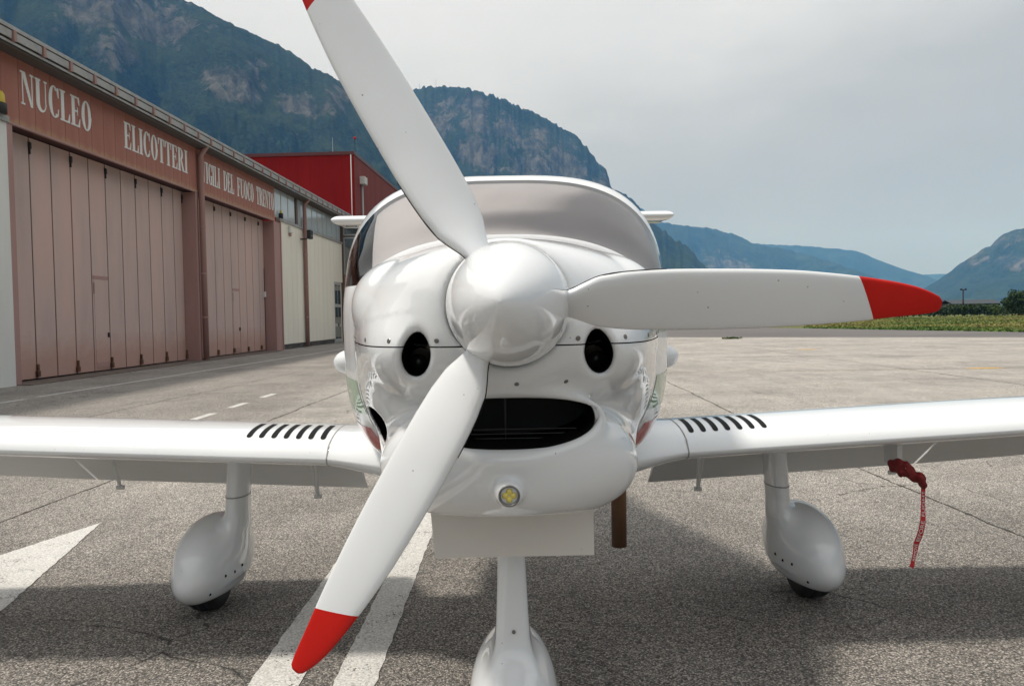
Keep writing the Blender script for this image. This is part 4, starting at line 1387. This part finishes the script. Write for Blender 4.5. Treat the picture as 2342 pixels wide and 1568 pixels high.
# serif lettering
def glyph(c):
    S, H, sr = .20, .055, .07      # stem, hairline, serif overhang
    q = []
    R_ = lambda x0, x1, z0, z1: q.append([(x0, z0), (x1, z0), (x1, z1), (x0, z1)])
    def serif(x0, x1, top=None):
        if top in (None, False): R_(x0 - sr, x1 + sr, 0, H)
        if top in (None, True): R_(x0 - sr, x1 + sr, 1 - H, 1)
    def ring(cx, rx, a0=0, a1=360, thick=S, n=26, ry=.515, cz=.5):
        rin_x, rin_z = rx - thick, ry - .045
        for i in range(n):
            p = []
            for a in (a0 + (a1 - a0) * i / n, a0 + (a1 - a0) * (i + 1) / n):
                a = math.radians(a); p.append(((cx + rx * math.cos(a), cz + ry * math.sin(a)), (cx + rin_x * math.cos(a), cz + rin_z * math.sin(a))))
            q.append([p[0][0], p[1][0], p[1][1], p[0][1]])
    if c == 'I': R_(.08, .08 + S, 0, 1); serif(.08, .08 + S); w = .36
    elif c == 'L': R_(.08, .08 + S, 0, 1); serif(.08, .08 + S); R_(.28, .62, 0, H); q.append([(.50, H), (.62, H), (.64, .30), (.60, .30)]); w = .66
    elif c in 'EF':
        R_(.08, .08 + S, 0, 1); serif(.08, .08 + S); R_(.28, .58, 1 - H, 1); q.append([(.48, 1 - H), (.56, .74), (.60, .74), (.60, 1 - H)])
        R_(.28, .46, .49, .54); q.append([(.44, .515), (.46, .38), (.49, .38), (.49, .66), (.46, .66)])
        if c == 'E': R_(.28, .60, 0, H); q.append([(.49, H), (.60, H), (.63, .28), (.59, .28)])
        w = .67
    elif c == 'T':
        R_(.26, .26 + S, 0, 1); serif(.26, .26 + S, False); R_(.02, .70, 1 - H, 1)
        q.append([(.02, 1 - H), (.14, 1 - H), (.06, .72), (.02, .72)]); q.append([(.58, 1 - H), (.70, 1 - H), (.70, .72), (.66, .72)]); w = .72
    elif c == 'N':
        R_(.10, .15, 0, 1); q.append([(.08, 1), (.28, 1), (.68, 0), (.56, 0)]); R_(.62, .67, 0, 1)
        R_(.03, .24, 0, H); R_(.01, .2, 1 - H, 1); R_(.54, .75, 1 - H, 1); w = .77
    elif c == 'U':
        R_(.08, .08 + S, .28, 1); R_(.60, .65, .28, 1); R_(.02, .34, 1 - H, 1); R_(.53, .72, 1 - H, 1)
        n = 16
        for i in range(n):
            p = []
            for a in (180 + 180 * i / n, 180 + 180 * (i + 1) / n):
                a_ = math.radians(a); fr = (1 + math.cos(a_)) / 2
                xi = .28 + (.60 - .28) * fr
                p.append(((.365 + .285 * math.cos(a_), .28 + .295 * math.sin(a_)), (xi, .28 + .22 * math.sin(a_))))
            q.append([p[0][0], p[1][0], p[1][1], p[0][1]])
        w = .74
    elif c == 'O': ring(.37, .335); w = .74
    elif c in 'CG':
        ring(.37, .335, 50, 310, S)
        q.append([(.50, .93), (.60, .98), (.64, .98), (.64, .66), (.60, .66), (.55, .84)])
        if c == 'C': q.append([(.54, .10), (.60, .30), (.64, .30), (.60, .10), (.55, .03)])
        else: R_(.46, .64, .02, .42); R_(.38, .70, .39, .44)
        w = .70
    elif c == 'D': R_(.08, .08 + S, 0, 1); serif(.08, .08 + S); ring(.30, .42, -90, 90, S, 20, .5); w = .76
    elif c == 'R':
        R_(.08, .08 + S, 0, 1); serif(.08, .08 + S); ring(.30, .31, -90, 90, S, 16, .265, .735)
        q.append([(.30, .49), (.46, .49), (.72, 0), (.52, 0)]); R_(.54, .77, 0, H); w = .77
    elif c == 'V':
        q.append([(.04, 1), (.26, 1), (.44, .0), (.36, .0)]); q.append([(.60, 1), (.65, 1), (.44, 0), (.40, 0)])
        R_(-.02, .32, 1 - H, 1); R_(.52, .73, 1 - H, 1); w = .72
    else: w = .42
    return q, w
def word(text, u0, u1, z0, z1, gap=.03):
    items = [glyph(c) if c != ' ' else ([], .62) for c in text]
    tot = sum(w for _, w in items) + gap * (len(items) - 1)
    sx = (u1 - u0) / tot; sz_ = z1 - z0
    x = u0
    for c, (polys, w) in zip(text, items):
        V, Fc = [], []
        for k, p in enumerate(polys):
            d = -.012 - .0004 * k
            n = len(V); m = len(p)
            V += [(x + a * sx, d, z0 + b * sz_) for a, b in p] + [(x + a * sx, .001, z0 + b * sz_) for a, b in p]
            Fc.append(tuple(range(n, n + m)))
            for i in range(m):
                Fc.append((n + i, n + m + i, n + m + (i + 1) % m, n + (i + 1) % m))
        if V:
            mk('letter', V, Fc, M_LETTER, hangar)
        x += (w + gap) * sx
word('NUCLEO', .44, 3.47, 6.725, 7.52)
word('ELICOTTERI', 5.20, 9.53, 6.69, 7.48)
word('VIGILI DEL FUOCO TRENTO', 10.72, 18.80, 6.62, 7.40)

# ------------------------------------------------------------------ things fixed to the hangar
def hworld(u, y, z):
    c, s = math.cos(HAX), math.sin(HAX)
    return (HB[0] + u * c - y * s, HB[1] + u * s + y * c, z)
fl = tag(empty('floodlight', hworld(22.9, -.02, 5.9), HAX), 'black floodlight on the cream hangar wall beside the thin downpipe', 'floodlight')
v, f = bevel_box(-.22, .22, -.62, -.40, -.22, .24, .03); mk('housing', v, f, M_IRON, fl)
v, f = box(-.18, .18, -.63, -.621, -.18, .20); mk('lens', v, f, M_PANE, fl)
v, f = tube([(0, .0, -.22), (0, -.3, -.22), (0, -.45, -.12)], .035, 8); mk('bracket', v, f, M_IRON, fl)
ab = tag(empty('alarm_box', hworld(21.05, 0, 5.9), HAX), 'small white alarm box high on the cream hangar wall', 'alarm box')
v, f = bevel_box(-.18, .18, -.16, 0, -.10, .24, .03); mk('case', v, f, M_GREYW, ab)
v, f = bevel_box(-.08, .08, -.12, 0, -.26, -.102, .02); mk('siren_horn', v, f, M_JAMB, ab)
wb = tag(empty('warning_beacon', hworld(-.42, -.05, 6.27), HAX), 'yellow warning beacon on a black base at the left end of the wall', 'beacon')
M_AMBER = material('amber_plastic', (.55, .42, .02), .3)
v, f = lathe([(0, .17), (.22, .17), (.24, .14)], (0, 0, 0), (0, 0, 1), 18, True, True); mk('base', v, f, M_IRON, wb, True)
v, f = lathe([(.24, .135), (.42, .13), (.50, .09), (.53, .01)], (0, 0, 0), (0, 0, 1), 18); mk('dome', v, f, M_AMBER, wb, True)
sp = tag(empty('wall_lantern', hworld(19.72, -.05, 6.37), HAX), 'small dark lantern at the near end of the window sill', 'lantern')
v, f = lathe([(0, .10), (.22, .11), (.26, .07)], (0, 0, 0), (0, 0, 1), 12, True, True); mk('body', v, f, M_IRON, sp, True)
v, f = lathe([(.26, .06), (.38, .05), (.40, .01)], (0, 0, 0), (0, 0, 1), 12); mk('cap', v, f, M_AMBER, sp, True)
ac = tag(empty('roof_unit', hworld(29.6, .9, 8.24), HAX), 'white air conditioning unit on the far hangar roof edge', 'air conditioner')
v, f = bevel_box(-.6, .6, -.3, .3, .0, .62, .03); mk('casing', v, f, M_GREYW, ac)
M_BLUE = material('blue_label', (.08, .14, .30), .5)
v, f = box(-.601, -.60, -.2, .15, .36, .52); mk('label_plate', v, f, M_BLUE, ac)
v, f = box(.1, .5, -.302, -.30, .1, .5); mk('fan_grille', v, f, M_IRON, ac)

# ------------------------------------------------------------------ annex beyond the hangar
ax_ = tag(empty('annex_building', (-8.0, 50.9, 0)), 'glazed annex with pale window frames joined to the far end of the hangar', 'building')
def bb(name, x0, x1, y0, y1, z0, z1, mat, par, o=(-8.0, 50.9, 0)):
    v, f = box(x0, x1, y0, y1, z0, z1)
    return mk(name, v, f, mat, par, off=o)
bb('wall', -10.30, -5.2, 50.9, 58, 0, 4.02, M_CREAM, ax_)
bb('band', -10.31, -5.19, 50.87, 58.01, 3.60, 4.30, M_JAMB, ax_)
bb('wall', -10.30, -5.2, 50.95, 58, 4.302, 7.62, M_DARKF, ax_)
bb('roof', -10.45, -5.0, 50.7, 58.1, 7.66, 8.02, M_DARKF, ax_)
for i in range(4):
    x0 = -10.26 + i * 1.26
    for z0, z1 in ((4.32, 6.72), (6.82, 7.60)):
        o = bb('window', x0, x0 + 1.24, 50.86, 50.948, z0, z1, M_FRAMEW, ax_)
        bb('pane', x0 + .09, x0 + 1.16, 50.845, 50.858, z0 + .09, z1 - .09, M_PANE, o)
o = bb('window', -10.1, -9.3, 50.85, 50.899, 1.6, 3.3, M_IRON, ax_)
bb('pane', -10.0, -9.4, 50.835, 50.848, 1.7, 3.2, M_PANE, o)
bb('plinth', -10.31, -5.19, 50.88, 50.899, 0, .3, M_PLINTH, ax_)

# ------------------------------------------------------------------ red building
M_REDW = material('red_cladding', (.27, .012, .012), .7, spec=.06)
n1 = noise(M_REDW, .6, 5, .6, stretch=(1, 1, .1)); link(M_REDW, ramp(M_REDW, n1.outputs['Fac'], [(.3, (.235, .010, .010)), (.7, (.30, .014, .013))]), 'Base Color')
M_REDS = material('side_cladding_faded', (.22, .05, .045), .7, spec=.1)
n1 = noise(M_REDS, .6, 5, .6, stretch=(1, 1, .1)); link(M_REDS, ramp(M_REDS, n1.outputs['Fac'], [(.3, (.19, .042, .04)), (.7, (.25, .06, .053))]), 'Base Color')
M_TRIM = material('roof_trim_dark_red', (.11, .02, .02), .5)
rb_yaw = R(-3.0)
RB = (-13.95, 75, 0)
red = tag(empty('red_building', RB, rb_yaw), 'tall flat-roofed red metal-clad building behind the hangar', 'building')
for i in range(30):
    v, f = bevel_box(-1.05 * (i + 1) + .004, -1.05 * i - .004, 0, .12, 0, 17.0, .004); mk('cladding_panel', v, f, M_REDW, red)
for i in range(40):
    v, f = bevel_box(-.12, 0.0, .125 + 1.3 * i, .125 + 1.3 * (i + 1) - .008, 0, 17.0, .004); mk('side_panel', v, f, M_REDS, red)
v, f = box(-31.5, -.125, .125, 52, 0, 16.9); mk('wall_core', v, f, M_TRIM, red)
v, f = box(-31.6, .06, -.08, 52.1, 17.005, 17.32); mk('roof', v, f, M_TRIM, red)
v, f = tube([(-.26, -.06, 17.0), (-.26, -.06, .05)], .05, 10); mk('corner_pipe', v, f, M_FRAMEW, red, True)
o = mk('drain_pipe', *tube([(.16, 2.6, 14.6), (.16, 2.6, .05)], .10, 10), M_FRAMEW, red, True)
v, f = bevel_box(.0, .55, 2.1, 3.2, 14.6, 15.35, .04); mk('hopper', v, f, M_GREYW, o)
def rworld(x, y, z):
    c, s = math.cos(rb_yaw), math.sin(rb_yaw)
    return (RB[0] + x * c - y * s, RB[1] + x * s + y * c, z)
rd_ = tag(empty('roof_floodlight', rworld(.1, 24, 17.32), rb_yaw), 'round lamp leaning out from the red building roof edge', 'floodlight')
v, f = tube([(-.1, 0, 0), (.3, 0, .7)], .05, 8); mk('arm', v, f, M_IRON, rd_)
v, f = lathe([(0, .25), (.15, .42), (.25, .44)], (.25, 0, .7), (.7, -.3, .5), 16, True, True); mk('lamp_head', v, f, M_ZINC, rd_)
m1 = tag(empty('aerial_mast', rworld(-2.15, .6, 17.32)), 'thin pale aerial on the red building roof', 'aerial')
v, f = tube([(0, 0, 0), (0, 0, 1.5)], [.035, .02], 8); mk('rod', v, f, M_FRAMEW, m1)
v, f = box(-.1, .1, -.1, .1, 0, .06); mk('foot', v, f, M_ZINC, m1)
m2 = tag(empty('obstruction_light', rworld(.0, .6, 17.32)), 'red obstruction light on a short rod at the red building corner', 'obstruction light')
v, f = tube([(0, 0, 0), (0, 0, 1.25)], .03, 8); mk('rod', v, f, M_IRON, m2)
v, f = lathe([(1.25, .05), (1.28, .12), (1.42, .13), (1.5, .07), (1.52, .01)], (0, 0, 0), (0, 0, 1), 12); mk('red_globe', v, f, M_RED, m2, True)

# masts on the bluff
for a, e_, h, lab in ((-4.59, .2905, 30, 'taller radio mast on the summit of the middle mountain'), (-5.76, .287, 26, 'shorter radio mast left of the summit, beside the propeller blade')):
    rr = 3600
    p = (rr * math.sin(R(a)), rr * math.cos(R(a)), CAM_LOC.z + e_ * rr - 14)
    mm = tag(empty('radio_mast', p), lab, 'radio mast')
    h += 14
    v, f = tube([(0, 0, 0), (0, 0, h)], [.9, .45], 6); mk('mast', v, f, M_ZINC, mm)
    for z in (.72, .86, .96):
        v, f = box(-1.8, 1.8, -.4, .4, h * z, h * z + .8); mk('cross_arm', v, f, M_ZINC, mm)
# ------------------------------------------------------------------ far right: field edge, hedge, bushes, lamp, barn
def leaf_mat(name, a, b):
    m = material(name, a, .7, spec=.2)
    n = noise(m, 1.3, 4, .6)
    link(m, ramp(m, n.outputs['Fac'], [(.3, a), (.7, b)]), 'Base Color')
    return m
M_LEAF = leaf_mat('foliage_dark', (.022, .045, .016), (.055, .085, .028))
M_LEAF2 = leaf_mat('foliage_mid', (.04, .075, .022), (.085, .12, .035))
M_BARK = material('bark', (.06, .045, .035), .9)

def leaves(centers, n, size, rng):
    """small folded leaf sprays scattered in lumps; centers = [(x,y,z,rx,ry,rz)]"""
    V = []; Fc = []
    for (x, y, z, rx, ry, rz), k in zip(centers, n):
        d = rng.normal(size=(k, 3)); d /= np.linalg.norm(d, axis=1)[:, None]
        r = rng.random(k) ** .45
        c = np.array([x, y, z]) + d * r[:, None] * np.array([rx, ry, rz])
        a = rng.normal(size=(k, 3)); a /= np.linalg.norm(a, axis=1)[:, None]
        b = np.cross(a, rng.normal(size=(k, 3))); b /= np.linalg.norm(b, axis=1)[:, None] + 1e-9
        s = size * (.6 + .8 * rng.random(k))[:, None]
        base = len(V)
        q = np.stack([c - a * s, c - b * s * .55, c + a * s, c + b * s * .55], 1).reshape(-1, 3)
        V += [tuple(p) for p in q]
        Fc += [(base + 4 * i, base + 4 * i + 1, base + 4 * i + 2, base + 4 * i + 3) for i in range(k)]
    return V, Fc
rngt = np.random.default_rng(5)
def bush(name, x, y, h, w, label, mat, n=2600, group=None, trunk=True):
    t = tag(empty(name, (x, y, 0)), label, 'tree', group)
    cs, ns = [], []
    for i in range(11):
        a = rngt.random() * 6.28; q = rngt.random() ** .5
        cs.append((math.cos(a) * w * .36 * q, math.sin(a) * w * .36 * q, h * (.38 + .45 * rngt.random()), w * (.16 + .12 * rngt.random()), w * .24, h * (.13 + .09 * rngt.random())))
        ns.append(n // 11)
    cs.append((0, 0, h * .40, w * .42, w * .42, h * .34)); ns.append(n // 3)
    V, Fc = leaves(cs, ns, .22, rngt)
    mk('crown', V, Fc, mat, t)
    tr = [tube([(0, 0, -.05), (.05 * w, 0, h * .35), (.02, .05, h * .75)], [.16, .11, .03], 8)]
    for i in range(4):
        a = i * 1.6
        tr.append(tube([(.03 * w, 0, h * .25), (math.cos(a) * w * .2, math.sin(a) * w * .2, h * .5), (math.cos(a) * w * .3, math.sin(a) * w * .3, h * .72)], [.09, .06, .02], 6))
    mk('trunk', *join(*tr), M_BARK, t)
bush('broadleaf_tree', 92.4, 140, 5.0, 5.4, 'broad round-topped dark tree nearest the lamp post', M_LEAF)
bush('broadleaf_tree', 96.6, 141, 4.7, 3.8, 'narrower dark tree in the middle of the three beyond the meadow', M_LEAF)
bush('broadleaf_tree', 101.4, 142, 5.2, 5.4, 'dark tree cut by the right edge of the picture', M_LEAF)
bush('broadleaf_tree', 77.0, 152, 2.9, 3.4, 'low dark bush rising over the left end of the hedge', M_LEAF, 1500)
# hedge
hd = tag(empty('hedge', (76, 150, 0)), 'dark clipped hedge running along the far side of the meadow', 'hedge')
cs, ns = [], []
for i in range(46):
    xx = -16 + i * .78
    cs.append((xx, rngt.uniform(-.3, .3), 1.15 + rngt.uniform(-.15, .2), .75, .8, 1.15)); ns.append(190)
V, Fc = leaves(cs, ns, .2, rngt); mk('foliage', V, Fc, M_LEAF, hd)
mk('stems', *join(*[tube([(xx, 0, 0), (xx + .1, 0, 1.6)], [.07, .03], 5) for xx in np.arange(-15, 19, 1.6)]), M_BARK, hd)
bk = tag(empty('hedge', (104, 147, 0)), 'lighter green bushy bank to the right of the dark hedge', 'hedge')
cs, ns = [], []
for i in range(24):
    cs.append((-11 + i * 1.1, rngt.uniform(-.4, .4), .9 + rngt.uniform(-.15, .15), .9, .9, 1.05)); ns.append(190)
V, Fc = leaves(cs, ns, .2, rngt); mk('foliage', V, Fc, M_LEAF2, bk)
mk('stems', *join(*[tube([(xx, 0, 0), (xx + .1, 0, 1.3)], [.06, .03], 5) for xx in np.arange(-10, 14, 1.8)]), M_BARK, bk)
# lamp post
lp = tag(empty('lamp_post', (94.2, 160, 0)), 'dark floodlight post with a flat cross head beyond the meadow', 'lamp post')
mk('pole', *tube([(0, 0, 0), (0, 0, 5.2)], [.16, .13], 10), M_IRON, lp, True)
v, f = box(-.62, .62, -.15, .15, 5.2, 5.34); mk('cross_arm', v, f, M_IRON, lp)
for x in (-.45, .45):
    v, f = bevel_box(x - .16, x + .16, -.26, .12, 5.34, 5.56, .03); mk('lamp_head', v, f, M_IRON, lp)
# barn with a long grey roof
bn = tag(empty('barn', (120, 200, 0)), 'low barn with a long pale grey roof behind the hedge', 'barn')
M_BARNR = material('barn_roof_grey', (.07, .08, .09), .9, spec=.05)
v, f = box(-6, 6, -2, 4, 0, 2.75); mk('wall', v, f, M_PLINTH, bn)
v = [(-6.4, -2.4, 2.7), (6.4, -2.4, 2.7), (6.4, 1, 3.75), (-6.4, 1, 3.75), (6.4, 4.4, 2.7), (-6.4, 4.4, 2.7)]
mk('roof', v + [(x, y, z - .12) for x, y, z in v], [(0, 1, 2, 3), (3, 2, 4, 5), (7, 6, 9, 8), (8, 10, 11, 9)[:0] or (9, 8, 10, 11), (0, 6, 7, 1), (5, 4, 10, 11), (0, 3, 9, 6), (3, 5, 11, 9), (1, 7, 8, 2), (2, 8, 10, 4)], M_BARNR, bn)

# meadow grass: tufts of blades, denser and greener along the taxiway edge
M_GRASS = material('meadow_blades', (.10, .13, .04), .8, spec=.15)
ti = nd(M_GRASS.node_tree, 'Attribute', attribute_name='rock')
link(M_GRASS, ramp(M_GRASS, ti.outputs['Fac'], [(0, (.055, .115, .022)), (.45, (.115, .165, .042)), (.75, (.185, .19, .06)), (1, (.26, .23, .085))]), 'Base Color')
def meadow():
    rng = np.random.default_rng(9)
    n = 52000
    # distance biased to the near edge
    d = 42 + 98 * rng.random(n) ** 1.7
    ang = np.radians(21 + 16 * rng.random(n))
    x, y = d * np.tan(ang), d
    edge_x = 30.6 - (y - 44.8) * .224
    m = x > edge_x + .1 + .5 * rng.random(n)
    x, y = x[m], y[m]; n = len(x)
    from_edge = (x - (30.6 - (y - 44.8) * .224))
    hgt = (.05 + .11 * rng.random(n)) * np.where(from_edge < 3, .8, 1.0) * (.7 + .6 * fbm(x * .25, y * .25, 3, 4))
    wd = (.05 + .07 * rng.random(n)) * (1 + y / 120)
    lx = rng.normal(size=n) * .12; ly = rng.normal(size=n) * .10
    a = rng.random(n) * 3.14
    ux, uy = np.cos(a) * wd, np.sin(a) * wd
    V = np.stack([np.stack([x - ux, y - uy, np.zeros(n)], 1), np.stack([x + ux, y + uy, np.zeros(n)], 1), np.stack([x + lx, y + ly, hgt], 1)], 1).reshape(-1, 3)
    col = np.clip(fbm(x * .12, y * .12, 4, 6) * 1.5 - .35 + rng.normal(size=n) * .10 + np.clip(from_edge / 30, -.3, .25) - np.where(from_edge < 2.2, .35, 0), 0, 1)
    me = bpy.data.meshes.new('meadow_grass')
    me.vertices.add(3 * n); me.vertices.foreach_set('co', V.astype(np.float32).reshape(-1) - np.tile([0, 0, .02], n * 3).astype(np.float32))
    me.loops.add(3 * n); me.loops.foreach_set('vertex_index', np.arange(3 * n, dtype=np.int32))
    me.polygons.add(n); me.polygons.foreach_set('loop_start', np.arange(0, 3 * n, 3, dtype=np.int32)); me.polygons.foreach_set('loop_total', np.full(n, 3, dtype=np.int32))
    me.materials.append(M_GRASS); me.update(); me.validate()
    at = me.attributes.new('rock', 'FLOAT', 'POINT'); at.data.foreach_set('value', np.repeat(col, 3).astype(np.float32))
    tag(put('meadow_grass', me), 'long yellowing meadow grass beside the taxiway', 'grass', kind='stuff')
meadow()
# weeds at the apron joint
V, Fc = leaves([(12.4, 42.5, .05, .6, .12, .05)], [160], .06, rngt)
tag(mk('weed_patch', V, Fc, M_LEAF2), 'tiny green weed tuft in the apron joint under the right blade', 'weed')

# ------------------------------------------------------------------ pitot cover with streamer
M_CLOTH = material('cover_red_cloth', (.20, .012, .014), .8)
n1 = noise(M_CLOTH, 30, 4); link(M_CLOTH, ramp(M_CLOTH, n1.outputs['Fac'], [(.3, (.14, .008, .01)), (.7, (.24, .016, .017))]), 'Base Color'); bump(M_CLOTH, n1.outputs['Fac'], .4, .006)
M_RIB = material('streamer_red', (.42, .016, .018), .6)
PCO = np.array([1.74, 3.38, .70])
pc = tag(empty('pitot_cover', tuple(PCO)), 'red cloth cover with a hanging warning streamer below the right-hand wing', 'pitot cover')
def sleeve(x, y, z):
    d = ell(x, y, z, (1.712, 3.40, .735), (.024, .080, .034))
    d = smin(d, ell(x, y, z, (1.745, 3.385, .715), (.026, .045, .030)), .02)
    d = smin(d, ell(x, y, z, (1.782, 3.38, .690), (.024, .04, .022)), .02)
    d = smin(d, ell(x, y, z, (1.806, 3.38, .665), (.014, .03, .024)), .02)
    return d + .006 * np.sin(x * 130 + z * 90) * np.sin(y * 80 + z * 70)
v, f = surface_nets(sleeve, (1.65, 3.28, .62), (1.85, 3.52, .80), .006)
mk('cloth_sleeve', v, f, M_CLOTH, pc, True, PCO)
rib_c = [(1.805, .668), (1.812, .640), (1.811, .60), (1.806, .55), (1.800, .51), (1.793, .47), (1.786, .43), (1.781, .40), (1.779, .375), (1.770, .35), (1.758, .325), (1.748, .300)]
tt_ = np.linspace(0, 1, len(rib_c)); ts = np.linspace(0, 1, 40)
rx_ = pchip(tt_, [p[0] for p in rib_c], ts); rz_ = pchip(tt_, [p[1] for p in rib_c], ts)
def rib_frame(t):
    x = float(np.interp(t, ts, rx_)); z = float(np.interp(t, ts, rz_))
    dx = float(np.interp(min(1, t + .02), ts, rx_) - np.interp(max(0, t - .02), ts, rx_)); dz = float(np.interp(min(1, t + .02), ts, rz_) - np.interp(max(0, t - .02), ts, rz_))
    T = Vector((dx, 0, dz)).normalized()
    tw = .35 * math.sin(t * 9)
    Wd = Vector((-T.z, 0, T.x)).normalized()
    Wd = (Wd * math.cos(tw) + Vector((0, 1, 0)) * math.sin(tw)).normalized()
    return Vector((x, 3.375 + .012 * math.sin(t * 11), z)), T, Wd
vr, fr_ = [], []
for i, t in enumerate(ts):
    c, T, Wd = rib_frame(t)
    wv = .0115
    nn = T.cross(Wd)
    for a, b in ((-1, 1), (1, 1), (1, -1), (-1, -1)):
        vr.append(c + Wd * a * wv + nn * b * .0006)
    if i:
        k = 4 * i
        for j in range(4):
            fr_.append((k - 4 + j, k - 4 + (j + 1) % 4, k + (j + 1) % 4, k + j))
rb = mk('streamer', vr, fr_, M_RIB, pc, False, PCO)
# REMOVE BEFORE FLIGHT printed up the streamer
cu = bpy.data.curves.new('txt', 'FONT'); cu.body = 'REMOVE  BEFORE  FLIGHT'; cu.size = 1.0
to = bpy.data.objects.new('txt', cu); COL.objects.link(to)
bpy.context.view_layer.update()
tme = bpy.data.meshes.new_from_object(to.evaluated_get(bpy.context.evaluated_depsgraph_get()))
bpy.data.objects.remove(to); bpy.data.curves.remove(cu)
co = np.array([tuple(p.co) for p in tme.vertices])
x0, x1 = co[:, 0].min(), co[:, 0].max(); y0, y1 = co[:, 1].min(), co[:, 1].max()
nv = []
for p in co:
    t = .90 - (p[0] - x0) / (x1 - x0) * .78
    c, T, Wd = rib_frame(t)
    nn = T.cross(Wd)
    if nn.y > 0: nn = -nn
    sd = 1 if Wd.x < 0 else -1
    nv.append(c + Wd * sd * ((p[1] - y0) / (y1 - y0) - .5) * .0140 + nn * .0014)
fc_ = [tuple(q.vertices) for q in tme.polygons]
bpy.data.meshes.remove(tme)
mk('printed_text', nv, fc_, M_LETTER, rb, False, PCO)

# ------------------------------------------------------------------ haze
M_HAZE = bpy.data.materials.new('valley_haze'); M_HAZE.use_nodes = True
th = M_HAZE.node_tree; th.nodes.clear()
oh = nd(th, 'OutputMaterial'); pv = nd(th, 'VolumePrincipled')
pv.inputs['Color'].default_value = (.16, .45, 1.0, 1)
pv.inputs['Absorption Color'].default_value = (1, 1, 1, 1)
pv.inputs['Density'].default_value = 9.3e-5
pv.inputs['Anisotropy'].default_value = 0.0
th.links.new(pv.outputs[0], oh.inputs['Volume'])
v, f = box(-15600, 15600, -15600, 15600, -6, 1500)
tag(mk('haze', v, f, M_HAZE), 'thin blue valley haze', 'haze', kind='stuff')
